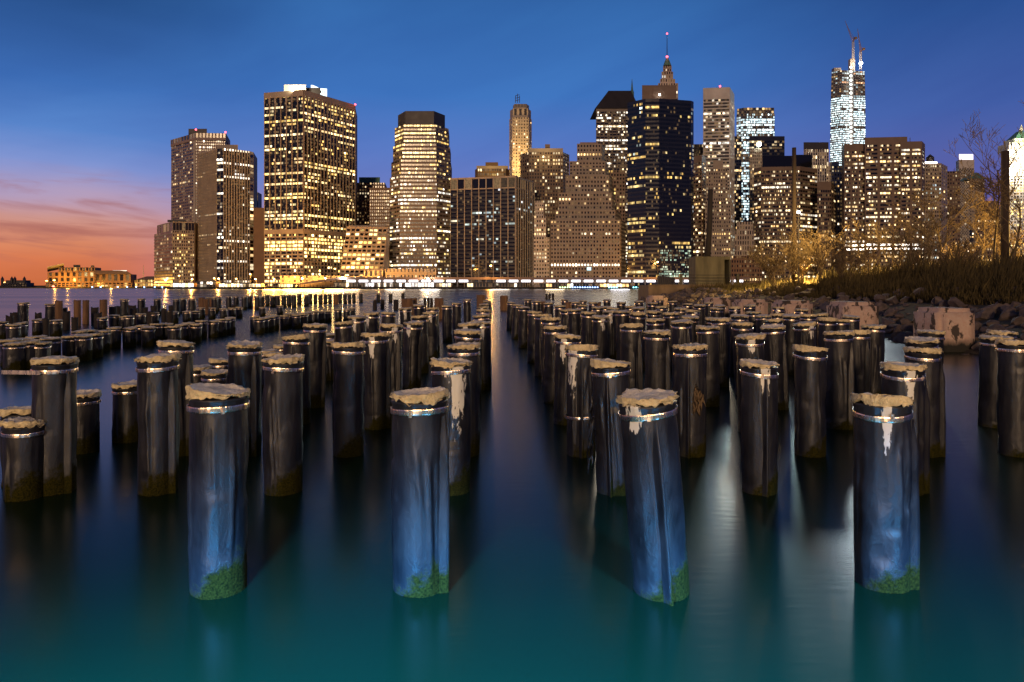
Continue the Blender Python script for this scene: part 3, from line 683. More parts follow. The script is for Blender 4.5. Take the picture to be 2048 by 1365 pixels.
# --- low block with the dark top storeys
t = tower('office_block', 'low corner block with a dark louvred top and small lit windows, left end of skyline', 'tan', 'brown', 345, 800, 'office block', 12)
H = Z(462, 800); pc = corners(H, [(309, 469), (345, 462), (389, 463)])
t.tier(pc, GZ, H, [FS(1, 4.0, 0, .35, 0, .5, nsub=14, full=.0, part=.15, cell=.1, k=.8), FS(10, 4.0, .45, .45, .4, .35, part=.3, full=.0, cell=.35, pal=YEL, k=1.6, mode='win')], back=30)
pd = [(315, pc[0][1]), (346, pc[1][1]+2), (389, pc[2][1]+2)]
t.tier(pd, H+.01, Z(443, 800), [FS(5, 12, .1, .08, .4, .2, full=0, part=0, cell=0, blank_top=1.2), FS(7, 12, .1, .08, .4, .2, full=0, part=0, cell=0, blank_top=1.2)], back=25, key='top')
t.block('roof_plant', 335, 372, 443, 440, 815, 10, MW['dark']); t.done()
# --- tower of vertical fins
t = tower('office_tower', 'pale finned tower with strong vertical white piers beside the brown blank slab', 'beige', 'black', 446, 790, seed=13)
H = Z(297, 787); pc = corners(H, [(396, 307), (434, 298), (447, 297), (500, 303), (507, 305)])
t.tier(pc, GZ, H, [FS(16, 3.9, .42, .6, .6, .08, spm=1, full=.03, part=.12, cell=.03, k=.8, blank_top=1), FS(2, 3.9, .06, .4, .2, .12, nsub=2, spm=1, full=.25, part=.2, cell=.1, pal=WHITE, k=1.3), FS(10, 3.9, .5, .42, .7, .12, spm=1, full=.15, part=.2, cell=.08, pal=WHITE, k=1.3, dark=(19, 20, 21, 22, 38)), FS(1, 3.9, .1, .25, .2, .1, part=.5, cell=.2)], back=40)
t.block('penthouse', 433, 476, 300, 290, 800, 15, MW['tan']); t.done()
t = tower('blank_slab', 'windowless brown slab squeezed between the finned tower and the tallest left tower', 'brick', 'black', 518, 805, 'building', 14); t.tier([(507.5, 805), (529, 805)], GZ, Z(416, 805), [None], 20); t.done()
t = tower('office_tower', 'dark glass tower peeking over the windowless brown slab', 'dark', 'black', 511, 900, seed=15); t.tier([(506, 900), (516, 900)], GZ, Z(385, 900), [FS(3, 4, .1, .2, .2, .1, cell=.1, full=0, part=.1, pal=COOL, k=.4)], 20); t.done()
# --- the big tower with a white lit rooftop
t = tower('office_tower', 'massive tower of thin tan piers and yellow-lit floors with a glaring white rooftop', 'tan', 'black', 608, 725, seed=16)
H = Z(181.6, 719); pc = corners(H, [(529, 188), (607.5, 181.6), (710, 212)]); zb = Z(463, 719)
for (a, bz, key, sp) in ((zb+.01, H, 'up', 1), (GZ, zb, 'low', 0)):
    kw = dict(full=.26, part=.42, cell=.12, pal=YEL+WARM[:2], k=1.5) if sp else dict(full=.55, part=.35, cell=.25, pal=YEL, k=3.2)
    t.tier(pc, a, bz, [FS(7, 3.75, .16, .40, .8, .12, nsub=3, spm=sp, blank_top=(0 if sp else 2.5), **kw), FS(16, 3.75, .2, .40, .8, .12, nsub=2, spm=sp, blank_top=(0 if sp else 2.5), **kw)], 50, key)
p = [(XY(x, y), y) for x, y in pc]
for A, B, n in ((p[0], p[1], 7), (p[1], p[2], 16)):
    b = MB(); l = sqrt((B[0]-A[0])**2+(B[1]-A[1])**2)
    b.relief(A, B, 0, l, H-5.5, H+0.6, 1.1)
    for i in range(n+1): u = l*i/n; b.relief(A, B, max(0, u-1.1), min(l, u+1.1), H-11.5, H-5.49, 1.0)
    t.add('parapet', b, MW['tan']); b = MB(); b.relief(A, B, 0, l, zb-2, zb+2.5, 0.95); t.add('belt_course', b, MW['tan'])
t.block('penthouse', 568, 612, 183, 170, 735, 14, MW['white']); t.block('plant_screen', 611, 641, 190, 176, 742, 12, MW['dark'])
s = MB(); s.prism([(XY(625, 752), 752), (XY(654, 756), 756), (XY(654, 757), 757), (XY(625, 753), 753)], Z(193, 752), Z(176, 752))
s.prism([(XY(622, 752), 752), (XY(640, 754), 754), (XY(640, 755), 755), (XY(622, 753), 753)], Z(176, 752), Z(176, 752)+3, 0, None, [(XY(622, 752), 752), (XY(626, 752.5), 752.5), (XY(626, 753.5), 753.5), (XY(622, 753), 753)])
t.add('rooftop_sign', s, emit('lit_sign_panel', (0.80, 0.97, 1.0), 2.2))
s = MB()
for i, x in enumerate((633, 637, 641, 645, 649)): s.prism([(XY(x, 751), 751), (XY(x+2, 751.3), 751.3), (XY(x+2, 751.8), 751.8), (XY(x, 751.5), 751.5)], Z(187, 752), Z(182-(i % 2), 752))
t.add('sign_lettering', s, MW['dark']); t.beacon(710.5, 209.5, 770, 1.0); t.done()
# --- sloped wing
t = tower('office_block', 'low block with a sloping grid façade and a pale triangular end wall', 'tan', 'black', 735, 690, 'office block', 17)
H = Z(455, 700); t.tier([(676, 676), (763, 680)], GZ, H, [FS(9, 4.1, .28, .45, .6, .4, nsub=1, full=.5, part=.35, cell=.3, pal=YEL, k=2.6, blank_top=2.5)], 30, top=[(694, 690), (775, 697)])
b = MB(); b.prism([(XY(763.2, 681), 681), (XY(778, 700), 700), (XY(770, 712), 712)], GZ, H, 0, None, [(XY(775.2, 698), 698), (XY(778, 700), 700), (XY(776, 712), 712)]); t.add('end_wall', b, MW['white'])
t.block('penthouse', 698, 770, 456, 451, 712, 12, MW['tan']); t.done()
# --- older brown pair
t = tower('office_tower', 'dim brown tower with a green penthouse right of the massive yellow-lit tower', 'brown', 'brown', 740, 830, seed=18); t.tier([(708, 830), (770, 830)], GZ, Z(366, 830), [FS(12, 4, .5, .5, .3, .2, full=.02, part=.25, cell=.15, k=.8, mode='win')], 35); t.block('penthouse', 718, 760, 367, 355, 840, 15, MW['green']); t.done()
t = tower('office_tower', 'mid-height brown block with rows of small lit windows in front of the green penthouse', 'brown', 'brown', 760, 790, seed=19); t.tier([(739, 792), (790, 792)], GZ, Z(376, 792), [FS(13, 3.9, .45, .45, .35, .25, full=.25, part=.3, cell=.2, k=.9, mode='win', blank_top=3)], 35); t.done()
# --- stepped octagonal tower
t = tower('office_tower', 'stepped octagonal tower of striped stone with a plain dark crown', 'grey', 'brown', 840, 705, seed=20)
def oct_(x0, x1, Y, key, py0, py1, ins, kw, blank=0):
    w = x1-x0; pts = [(x0, Y+16), (x0+w*.16, Y), (x0+w*.76, Y), (x1, Y+18)]
    t.tier(pts, Z(py0, Y) if py0 else GZ, Z(py1, Y)-.01, [FS(3, 3.9, .1, .52, .15, .3, nsub=2, blank_top=blank, **kw), FS(10, 3.9, .07, .52, .15, .3, nsub=4, blank_top=blank, **kw), FS(5, 3.9, .1, .52, .15, .3, nsub=2, blank_top=blank, **kw)], 40-ins, key)
kw = dict(full=.2, part=.5, cell=.2, pal=WHITE+YEL[:1], k=1.35)
oct_(780, 903, 700, 'a', None, 352, 0, kw); oct_(783, 902, 701, 'b', 352, 320, 2, dict(kw, pal=YEL)); oct_(786.5, 900, 702, 'c', 320, 288, 4, dict(kw, full=.35, pal=YEL)); oct_(790, 897, 703, 'd', 288, 250, 6, dict(kw, full=.35, pal=YEL))
w = 94; b = MB(); cr = [(796, 722), (811, 704), (868, 704), (890, 722), (888, 750), (800, 750)]
b.prism([(XY(x, Y), Y) for x, Y in cr], Z(250, 703), Z(222, 703)); t.add('crown', b, MW['dark'])
t.done()
# --- black glass block with orange piers
t = tower('office_block', 'broad black glass block with thin orange-lit piers and an open slotted top storey', 'beige', 'black', 1030, 692, 'office block', 21)
H = Z(352, 690); pc = corners(H, [(901, 357), (1031, 352), (1068, 364)])
t.tier(pc, GZ, H-12.5, [FS(9, 3.9, .10, .5, .9, .05, nsub=3, spm=1, dim=.1, full=.0, part=.3, cell=.04, pal=COOL, k=.6), FS(8, 3.9, .18, .5, .9, .05, nsub=1, spm=1, dim=.1, full=.02, part=.15, cell=.04, pal=COOL, k=.45)], 45)
t.tier(pc, H-12.49, H, [FS(9, 12.4, .14, .1, .9, .3, full=0, part=0, cell=0, blank_top=1.6), FS(8, 12.4, .2, .1, .9, .3, full=0, part=0, cell=0, blank_top=1.6)], 45, 'top'); t.done()
# --- slim stone tower
t = tower('stone_tower', 'slim golden stone tower with tall arched top windows and a lattice mast', 'beige', 'brown', 1040, 900, 'tower', 22)
sl = FS(6, 4.2, .55, .5, .5, .2, full=0, part=0, cell=.28, pal=WARM, k=1.3, mode='win'); nb = FS(2, 4.2, .5, .5, .3, .2, full=0, part=0, cell=.1, mode='win')
t.tier([(1019, 912), (1025, 900), (1057, 900), (1063, 912)], GZ, Z(235, 900), [nb, sl, nb], 25)
t.tier([(1020, 913), (1026, 902), (1056, 902), (1062, 913)], Z(235, 900)+.01, Z(217, 900), [None, FS(3, 11, .5, .25, .4, .2, full=0, part=0, cell=0), None], 22, 'arch')
t.tier([(1026, 915), (1029, 906), (1053, 906), (1058, 915)], Z(217, 900)+.01, Z(206, 900), [None, FS(8, 7, .5, .4, .4, .2, full=0, part=0, cell=0), None], 15, 'cap')
b = MB()
for x in (1031, 1035, 1039): b.tube([(XY(x, 912), 912, Z(206, 912)), (XY(x, 912), 912, Z(188+abs(x-1035), 912))], .45, 5)
for y in (202, 197, 192): b.tube([(XY(1031, 912), 912, Z(y, 912)), (XY(1039, 912), 912, Z(y-2, 912))], .35, 5)
t.add('lattice_mast', b, MW['dark']); t.done()
t = tower('office_tower', 'yellow floodlit setback crown showing above the black glass block', 'rust', 'brown', 985, 800, seed=23)
t.tier([(950, 806), (955, 800), (1012, 800), (1019, 806)], GZ, Z(338, 800), [None, FS(12, 5, .4, .4, .4, .2, full=.2, part=.5, cell=.2, k=1.0, mode='win'), None], 30); t.tier([(971, 806), (996, 806)], Z(338, 800)+.01, Z(325, 806), [None], 15, 'b'); t.block('roof_ledge', 953, 1016, 338, 332, 803, 22, MW['tan']); t.done()
t = tower('office_tower', 'dark brown chamfered tower with pinkish square windows and a lit crown', 'brown', 'brown', 1090, 770, seed=24)
g = FS(13, 3.9, .4, .4, .4, .3, full=.1, part=.4, cell=.22, pal=WARM, k=1.2, mode='win'); t.tier([(1041, 782), (1058, 770), (1126, 770), (1138, 785)], GZ, Z(305, 770), [FS(4, 3.9, .4, .4, .4, .3, cell=.06, part=.1, full=0, mode='win'), g, FS(3, 3.9, .4, .4, .4, .3, cell=.1, part=.1, full=0, mode='win')], 40)
t.block('lit_crown', 1056, 1126, 305, 297, 774, 25, MW['tan']); t.block('penthouse', 1090, 1100, 297, 289, 780, 8, MW['brown']); t.done()
t = tower('stepped_building', 'narrow cream stepped building right of the black glass block', 'white', 'brown', 1082, 672, 'office block', 25)
wf = dict(fh=3.9, sh=.5, pd=.3, sd=.25, full=.1, part=.3, cell=.2, pal=WARM, k=1.0, mode='win')
t.tier([(1067, 672), (1099, 672)], GZ, Z(475, 672), [FS(6, pw=.4, **wf)], 30); t.tier([(1068, 674), (1092, 674)], Z(475, 672)+.01, Z(432, 674), [FS(5, pw=.4, **wf)], 26, 'b'); t.tier([(1070, 676), (1087, 676)], Z(432, 674)+.01, Z(402, 676), [FS(4, pw=.4, **wf)], 22, 'c'); t.done()
# --- wedding-cake tower
t = tower('stepped_tower', 'wedding-cake stone tower of many setbacks full of small punched windows', 'tan', 'brown', 1170, 660, 'tower', 26)
st = [(1101, 1240, None, 440), (1111, 1230, 440, 421), (1117, 1223, 421, 386), (1131, 1218, 386, 351), (1139, 1210, 351, 323), (1154, 1202, 323, 288)]
for i, (x0, x1, a, c) in enumerate(st):
    Y = 655+i*3; n = max(6, int((x1-x0)/6)); kw = dict(fh=3.7, sh=.48, pd=.35, sd=.3, full=.07, part=.2, cell=.07, pal=WARM, k=1.3, mode='win', blank_top=1.2)
    pts = [(x0, Y), (x1, Y)]+([(x1+11, Y+26)] if i < 2 else [(x1+7, Y+20)])
    t.tier(pts, (Z(a, Y-3) if a else GZ)+.01*(i > 0), Z(c, Y), [FS(n, pw=.45, **dict(kw, bright=(5,) if i == 0 else ())), FS(5, pw=.45, **dict(kw, cell=.03, full=0, part=.05))], 40-5*i, 'abcdef'[i])
t.block('penthouse', 1160, 1196, 288, 285, 675, 8, MW['rose'])
b = MB(); b.relief((XY(1174, 655), 655), (XY(1182, 655), 655), 0, 3.8, Z(541, 655), Z(535, 655), .8); t.add('entrance_sign', b, emit('blue_white_sign', (.45, .85, 1.0), 2.0)); t.done()
t = tower('office_tower', 'brown tower with bright yellow side windows tucked behind the wedding-cake tower', 'rose', 'brown', 1235, 705, seed=27); t.tier([(1215, 705), (1250, 705)], GZ, Z(341, 705), [FS(6, 3.8, .4, .4, .4, .3, full=.25, part=.4, cell=.15, pal=YEL, k=1.1, mode='win')], 30); t.done()
# --- hip-roofed tower
t = tower('office_tower', 'striped tower with brightly lit upper floors under a dark truncated pyramid roof', 'grey', 'black', 1225, 950, seed=28)
kw = dict(fh=4.0, sh=.4, pd=.3, sd=.3, pal=WHITE, k=1.6); zt = Z(218, 950); zm = Z(285, 950)
t.tier([(1192, 950), (1275, 950)], zm+.01, zt, [FS(10, pw=.1, nsub=3, full=.65, part=.3, cell=.3, blank_top=4, **kw)], 60, 'b'); t.tier([(1192, 950), (1275, 950)], GZ, zm, [FS(10, pw=.1, nsub=3, full=.25, part=.5, cell=.2, **kw)], 60)
b = MB(); P4 = lambda a, c, Y, d: [(XY(a, Y), Y), (XY(c, Y), Y), (XY(c, Y), Y+d), (XY(a, Y), Y+d)]
b.prism(P4(1190, 1279, 948, 64), zt, Z(184, 970), 0, None, P4(1217, 1262, 965, 22)); t.add('roof', b, MW['dark']); t.done()
t = tower('spire_building', 'green copper spire rising thinly behind the truncated pyramid roof', 'green', 'brown', 1264, 1050, 'tower', 29); t.tier([(1259, 1050), (1270, 1050)], GZ, Z(200, 1050), [None], 12)
b = MB(); b.lathe([(3.2, Z(200, 1055)), (3.0, Z(185, 1055)), (1.6, Z(180, 1055)), (1.0, Z(170, 1055)), (.2, Z(158, 1055))], 8, XY(1264, 1055), 1055); t.add('spire', b, MW['green']); t.done()
# --- black octagonal glass tower
t = tower('glass_tower', 'tall black-blue glass tower with sparse yellow rows and a brick box on its roof', 'blue', 'blue', 1320, 645, seed=30)
H = Z(198, 640); pc = corners(H, [(1255, 206), (1291, 198), (1318, 197.5), (1382, 202), (1387, 204)])
a = dict(fh=3.9, pw=.05, sh=.42, pd=.08, sd=.06, nsub=1, dim=.06)
t.tier(pc, Z(500, 640), H,
       [FS(12, full=.2, part=.45, cell=.06, pal=YEL+COOL[1:2], k=.75, blank_top=3, **a), FS(9, full=.05, part=.28, cell=.04, pal=YEL, k=.7, blank_top=3, **a), FS(20, full=.0, part=.22, cell=.02, pal=YEL, k=.85, blank_top=3, **a), FS(2, full=0, part=.2, cell=.08, pal=COOL, k=.3, blank_top=3, **a)], 45)
t.tier(pc, GZ, Z(500, 640)-.01, [FS(12, full=.2, part=.4, cell=.1, pal=YEL, k=.7, **a), FS(9, full=0, part=.3, cell=.05, pal=YEL, k=.6, **a), FS(26, fh=2.2, pw=.25, sh=.3, pd=.1, sd=.06, full=.1, part=.8, cell=.3, pal=[(.7, 1, .75), (.9, 1, .7)], k=.6, blank_bot=9), None], 45, 'low')  # greenish glowing panes stand in for reflections low on the main face
t.block('roof_box', 1284, 1353, 199, 171, 655, 25, MW['brown']); t.beacon(1319, 190, 652, 1.0, LAMPW, 'rooftop_lamp'); t.done()
t = tower('spire_tower', 'tapering stone tower top with a needle antenna and red lights behind the black glass tower', 'rose', 'brown', 1335, 900, 'tower', 31)
for i, (x0, x1, p0, p1, n) in enumerate(((1316, 1356, 260, 167, 8), (1320, 1350, 167, 158, 6), (1323, 1346, 158, 143, 5), (1326, 1343, 143, 131, 4))): t.tier([(x0, 900+i), (x1, 900+i)], Z(p0, 900)+.01, Z(p1, 900), [FS(n, 5, .5, .35, .5, .2, full=.0, part=.2, cell=.15, pal=WHITE, k=.9, mode='win')], 26-4*i, 'abcd'[i])
b = MB(); b.lathe([(5.6, Z(131, 905)), (4.2, Z(125, 905)), (2.0, Z(117, 905)), (.5, Z(112, 905))], 8, XY(1334.5, 908), 908); t.add('pyramid_cap', b, MW['green'])
b = MB(); b.tube([(XY(1334, 908), 908, Z(113, 908)), (XY(1334, 908), 908, Z(68, 908))], [.6, .3], 6); t.add('antenna', b, MW['dark']); t.beacon(1334, 114, 905, 1.4); t.beacon(1334, 68, 908, 1.1); t.done()
# --- pale slab with a blank crown
t = tower('office_tower', 'pale white slab tower with a blank pinkish crown and its right flank lit', 'white', 'brown', 1435, 825, seed=32)
H = Z(175, 820); pc = [(1406, 824), (1459, 820), (1468, 850)]; t.tier(pc, GZ, H, [FS(1, 4, .04, .38, .5, .35, nsub=12, full=.15, part=.5, cell=.15, pal=WHITE, k=1.2, blank_top=14), FS(4, 4, .5, .3, .6, .3, full=.1, part=.3, cell=.2, pal=COOL, k=.8, blank_top=14)], 40); t.beacon(1440, 173, 830, 1.1); t.done()
t = tower('office_tower', 'narrow dark ribbed tower left of the pale white slab', 'dark', 'black', 1398, 870, seed=33); t.tier([(1386, 870), (1409, 870)], GZ, Z(289, 870), [FS(8, 4, .4, .1, .4, .1, full=0, part=.1, cell=.06)], 25); t.done()
t = tower('office_tower', 'narrow pink-striped tower touching the right side of the black glass tower', 'rose', 'brown', 1398, 690, seed=34); t.tier([(1385, 700), (1403, 688), (1411, 700)], GZ, Z(311, 690), [FS(3, 3.7, .1, .5, .2, .35, nsub=2, full=.2, part=.4, cell=.3, pal=WARM, k=1.2, blank_top=7), FS(3, 3.7, .15, .5, .2, .35, full=.1, part=.4, cell=.2, pal=WARM, k=1.1, blank_top=7)], 25); t.done()
t = tower('stepped_tower', 'stepped tan tower in front of the pale white slab', 'tan', 'brown', 1436, 672, 'tower', 35)
kw = dict(fh=3.8, pw=.5, sh=.5, pd=.3, sd=.25, full=.03, part=.2, cell=.16, pal=WARM, k=1.2, mode='win')
t.tier([(1410, 672), (1461, 672)], GZ, Z(404, 672), [FS(11, **kw)], 28); t.tier([(1412, 674), (1455, 674)], Z(404, 672)+.01, Z(339, 674), [FS(9, **kw)], 22, 'b'); t.tier([(1426, 676), (1446, 676)], Z(339, 674)+.01, Z(321, 676), [None], 14, 'c'); t.done()
# --- bright tower under construction (small)
t = tower('glass_tower', 'icy bright glass tower with raw steel topmost floors behind a floodlight', 'grey', 'grey', 1513, 1100, seed=36)
t.tier([(1473, 1108), (1486, 1100), (1549, 1100)], GZ, Z(228, 1100), [FS(3, 4.1, .1, .3, .2, .2, full=.7, part=.2, cell=.5, pal=ICE, k=.9), FS(12, 4.1, .12, .3, .2, .2, nsub=2, full=.75, part=.2, cell=.4, pal=ICE, k=1.3)], 40)
t.tier([(1474, 1110), (1487, 1102), (1548, 1102)], Z(228, 1100)+.01, Z(216, 1102), [FS(3, 4.5, .3, .3, .3, .3, full=.2, part=.4, cell=.2, k=.7), FS(10, 4.5, .3, .3, .3, .3, full=.2, part=.6, cell=.3, pal=WARM, k=.8)], 38, 'raw'); t.done()
t = tower('glass_tower', 'dark glass tower left of the icy bright one with a few lit floors', 'blue', 'blue', 1476, 905, seed=37); t.tier([(1466, 905), (1483, 905)], GZ, Z(273, 905), [FS(3, 4, .1, .3, .1, .1, nsub=2, full=.1, part=.4, cell=.15, pal=WARM, k=1.0)], 25); t.done()
t = tower('glass_tower', 'dark glass tower below the icy bright one, with lit band of windows near its top', 'blue', 'blue', 1545, 900, seed=38); t.tier([(1498, 900), (1569, 900)], GZ, Z(273, 900), [FS(14, 4, .1, .35, .1, .1, nsub=1, full=.05, part=.3, cell=.1, pal=WARM, k=.9, blank_top=6)], 30); t.done()
t = tower('office_tower', 'narrow tan tower carrying a glaring white floodlight on its roof', 'tan', 'brown', 1514, 800, seed=39); t.tier([(1500, 800), (1524, 800)], GZ, Z(297, 800), [FS(6, 3.9, .5, .4, .4, .2, full=0, part=.2, cell=.2, k=1.0, mode='win')], 22)
b = MB(); b.tube([(XY(1518, 803), 803, Z(297, 803)), (XY(1518, 803), 803, Z(291, 803))], .4, 6); t.add('floodlight_mast', b, MW['dark']); t.beacon(1518, 289, 798, 2.6, emit('floodlight_glass', (.9, 1.0, .9), 60.0), 'floodlight'); t.done()
t = tower('office_block', 'low pale block with vertical slots left of the bare lit shrubs', 'beige', 'brown', 1488, 668, 'office block', 40); t.tier([(1469, 668), (1508, 668)], GZ, Z(462, 668), [FS(8, 5, .5, .3, .4, .2, full=0, part=.1, cell=.1, mode='win', k=.8)], 22); t.tier([(1473, 670), (1506, 670)], Z(462, 668)+.01, Z(444, 670), [FS(6, 4.5, .5, .4, .4, .2, full=0, part=.1, cell=.1, mode='win', k=.8)], 18, 'b'); t.done()
t = tower('brick_building', 'orange-lit brick waterfront building behind the concrete pylon', 'brick', 'brown', 1492, 645, 'building', 41); t.tier([(1462, 645), (1524, 645)], GZ, Z(512, 645), [FS(12, 4, .5, .45, .3, .2, full=.1, part=.2, cell=.1, mode='win', k=1.0)], 16); t.done()
# --- brown ribbon-window tower behind the shrubs
t = tower('office_tower', 'brown ribbon-window tower with dark glass penthouses behind the bare lit shrubs', 'brown', 'black', 1570, 690, seed=42)
kw = dict(fh=3.9, sh=.5, pd=.2, sd=.3, full=.18, part=.5, cell=.2, pal=WARM+WHITE[:1], k=1.2, blank_top=4, bright=())
t.tier([(1508, 700), (1522, 688), (1600, 684), (1634, 700)], GZ, Z(334, 686), [FS(2, pw=.1, nsub=2, **kw), FS(13, pw=.08, nsub=3, **kw), FS(7, pw=.1, nsub=1, **kw)], 40)
t.block('penthouse', 1525, 1588, 335, 312, 700, 18, GL['black']); t.block('penthouse', 1592, 1624, 335, 310, 704, 18, GL['black']); t.done()
t = tower('office_tower', 'dim dark-brown tower between the brown ribbon-window tower and the cream sliver', 'brown', 'black', 1652, 668, seed=43); t.tier([(1634, 668), (1662, 668), (1671, 690)], GZ, Z(364, 668), [FS(8, 3.9, .2, .4, .3, .2, nsub=1, full=0, part=.2, cell=.12, pal=WARM, k=.9, blank_top=8), FS(2, 3.9, .3, .5, .2, .2, cell=.1)], 25); t.done()
t = tower('office_tower', 'tower with a dark cap over bright white vertical piers left of the construction tower', 'white', 'black', 1632, 850, seed=44); t.tier([(1607, 850), (1657, 850)], GZ, Z(299, 850), [FS(11, 4, .45, .1, .8, .1, full=.1, part=.3, cell=.1, pal=WARM, k=1.0)], 35); t.block('dark_cap', 1607, 1657, 299, 285, 849, 33, MW['dark']); t.done()
# --- the great tower under construction
t = tower('construction_tower', 'tallest tower, tapering and unfinished, flooded with icy white work lights', 'grey', 'grey', 1694, 1250, seed=45)
zA = Z(195, 1250); zT = Z(141, 1250)
lo = [(1656, 1262), (1672, 1250), (1732, 1256)]; mi = [(1661.5, 1262), (1682, 1250), (1730.5, 1256)]; hi = [(1663, 1262), (1684, 1250), (1729, 1256)]
kw = dict(fh=4.1, pw=.05, sh=.46, pd=.1, sd=.15, nsub=3)
t.tier(lo, GZ, zA, [FS(5, full=1.2, part=.2, cell=.6, pal=ICE, k=1.2, **kw), FS(10, full=1.2, part=.25, cell=.6, pal=ICE, k=1.5, **kw)], 40, 'a', mi)
kw = dict(fh=4.1, pw=.25, sh=.4, pd=.3, sd=.3, nsub=1)
t.tier(mi, zA+.01, zT, [FS(5, full=.3, part=.4, cell=.3, pal=ICE+WARM, k=.7, **kw), FS(10, full=.25, part=.5, cell=.3, pal=ICE+[(1, .5, .25)], k=.75, **kw)], 38, 'b', hi)
b = MB(); b.relief((XY(1699, 1251), 1251), (XY(1706, 1251), 1251), 0, 6, GZ, Z(141, 1250), 3); t.add('hoist', b, MW['steel'])
b = MB()
for i in range(20):
    z = Z(300-i*8.6, 1245); b.box(XY(1702, 1245)-1.6, XY(1702, 1245)+1.6, 1245.0, 1246, z, z+3.2)
t.add('hoist_lamps', b, emit('work_lamp', (.95, 1.0, .92), 7.0))
b = MB(); b.prism(P4(1700.5, 1710, 1262, 8), zT, Z(118, 1262)); b.prism(P4(1668, 1682, 1262, 10), zT, Z(136, 1262)); t.add('core_top', b, MW['steel'])
t.beacon(1721.6, 127, 1248, 3.0, emit('work_floodlight', (.85, .97, 1.0), 50.0), 'work_floodlight'); t.done()
def crane(label, px, Y, pb, pt, tip, cj, seed):
    c = thing('tower_crane', (XY(px, Y), Y, Z(pb, Y)), label, 'crane', 'cranes on the unfinished tower')
    b = MB(); x = XY(px, Y)
    for dx in (-1.7, 1.7): b.tube([(x+dx, Y, Z(pb, Y)), (x+dx, Y, Z(pt, Y))], .6, 4)
    n = 8
    for i in range(n):
        z0 = Z(pb, Y)+(Z(pt, Y)-Z(pb, Y))*i/n; z1 = Z(pb, Y)+(Z(pt, Y)-Z(pb, Y))*(i+1)/n; b.tube([(x-1.7, Y, z0), (x+1.7, Y, z1)], .4, 4); b.tube([(x+1.7, Y, z0), (x-1.7, Y, z1)], .4, 4)
    b.build('mast', MW['steel'], c)
    b = MB(); A = Vector((x, Y, Z(pt, Y))); B = Vector((XY(tip[0], Y), Y, Z(tip[1], Y))); d = (B-A).normalized(); q = Vector((-d.z, 0, d.x))*1.3
    for s_ in (-1, 1): b.tube([tuple(A+q*s_), tuple(B)], [.42, .3], 4)
    for i in range(12):
        a0 = A.lerp(B, i/12)+q*(1 if i % 2 else -1)*(1-i/12); a1 = A.lerp(B, (i+1)/12)+q*(-1 if i % 2 else 1)*(1-(i+1)/12); b.tube([tuple(a0), tuple(a1)], .24, 4)
    b.build('jib', MW['rust'], c)
    b = MB(); Cc = Vector((XY(cj[0], Y), Y, Z(cj[1], Y))); b.tube([tuple(A), tuple(Cc)], .9, 4); b.box(Cc.x-2, Cc.x+2, Y-2, Y+2, Cc.z-2.5, Cc.z+1); b.build('counterweight', MW['rust'], c)
    b = MB(); b.tube([tuple(A), tuple(A+Vector((1, 0, 9)))], .5, 4); b.tube([tuple(A+Vector((1, 0, 9))), tuple(A.lerp(B, .7))], .25, 3); b.tube([tuple(A+Vector((1, 0, 9))), tuple(Cc)], .25, 3); b.build('stay', MW['rust'], c)
crane('taller crane on the unfinished tower, its lit mast leftmost, jib raised to the left', 1706, 1256, 120, 84, (1690, 42), (1711, 76), 1)
crane('shorter crane at the right edge of the unfinished tower, jib raised steeply', 1721, 1256, 140, 104, (1715, 58), (1727, 98), 2)
# --- broad brown tower at right
t = tower('office_tower', 'broad brown tower at right with three window groups and two glaring white floors', 'brown', 'black', 1765, 648, seed=46)
kw = dict(fh=3.75, sh=.52, pd=.25, sd=.35, full=.22, part=.45, cell=.22, pal=WARM+WHITE[:2], k=1.5, mode='band', blank_top=7)
t.tier([(1683, 668), (1688, 652), (1730, 650)], GZ, Z(289, 652), [None, FS(3, pw=.25, nsub=5, **dict(kw, bright=(9, 10)))], 40, 'l')
t.tier([(1729, 646), (1814, 642)], GZ, Z(275, 644), [FS(3, pw=.2, nsub=8, **dict(kw, bright=(9, 10)))], 44, 'c')
t.tier([(1800, 640), (1843, 638), (1849, 652)], GZ, Z(284, 640), [FS(2, pw=.25, nsub=7, **dict(kw, bright=(9, 10))), FS(1, pw=.3, nsub=2, **kw)], 44, 'r')
b = MB(); b.tube([(XY(1820, 650), 650, Z(284, 650)), (XY(1820, 650), 650, Z(276, 650))], .3, 5); t.add('roof_aerial', b, MW['dark']); t.done()
t = tower('office_tower', 'cream sliver of a tower between the dim brown tower and the broad brown one', 'white', 'brown', 1668, 700, seed=47); t.tier([(1652, 702), (1690, 702)], GZ, Z(333, 702), [FS(7, 3.9, .5, .5, .3, .25, full=.03, part=.15, cell=.15, k=1.1, mode='win')], 25); t.tier([(1658, 704), (1678, 704)], Z(333, 702)+.01, Z(325, 704), [None], 12, 'b'); t.done()
t = tower('office_tower', 'stone tower with a round water tank and lit cornice right of the broad brown tower', 'tan', 'brown', 1868, 680, seed=48); t.tier([(1842, 680), (1882, 680), (1894, 698)], GZ, Z(327, 680), [FS(9, 3.8, .35, .5, .35, .25, full=.06, part=.35, cell=.25, pal=WARM+COOL[:2], k=1.1, mode='win', blank_top=2), FS(3, 3.8, .35, .5, .35, .25, cell=.08, full=0, part=.05, mode='win')], 25)
b = MB(); cx, cy = XY(1860, 690), 690; b.lathe([(3.6, Z(327, 690)), (3.6, Z(316, 690)), (3.9, Z(316, 690)), (.2, Z(309, 690))], 14, cx, cy); t.add('water_tank', b, MW['dark'])
b = MB()
for x in range(1848, 1876, 4): b.box(XY(x, 680)-.5, XY(x, 680)+.5, 679.2, 680.2, Z(327, 680), Z(327, 680)+1.2)
t.add('cornice_lamps', b, LAMPW); t.done()
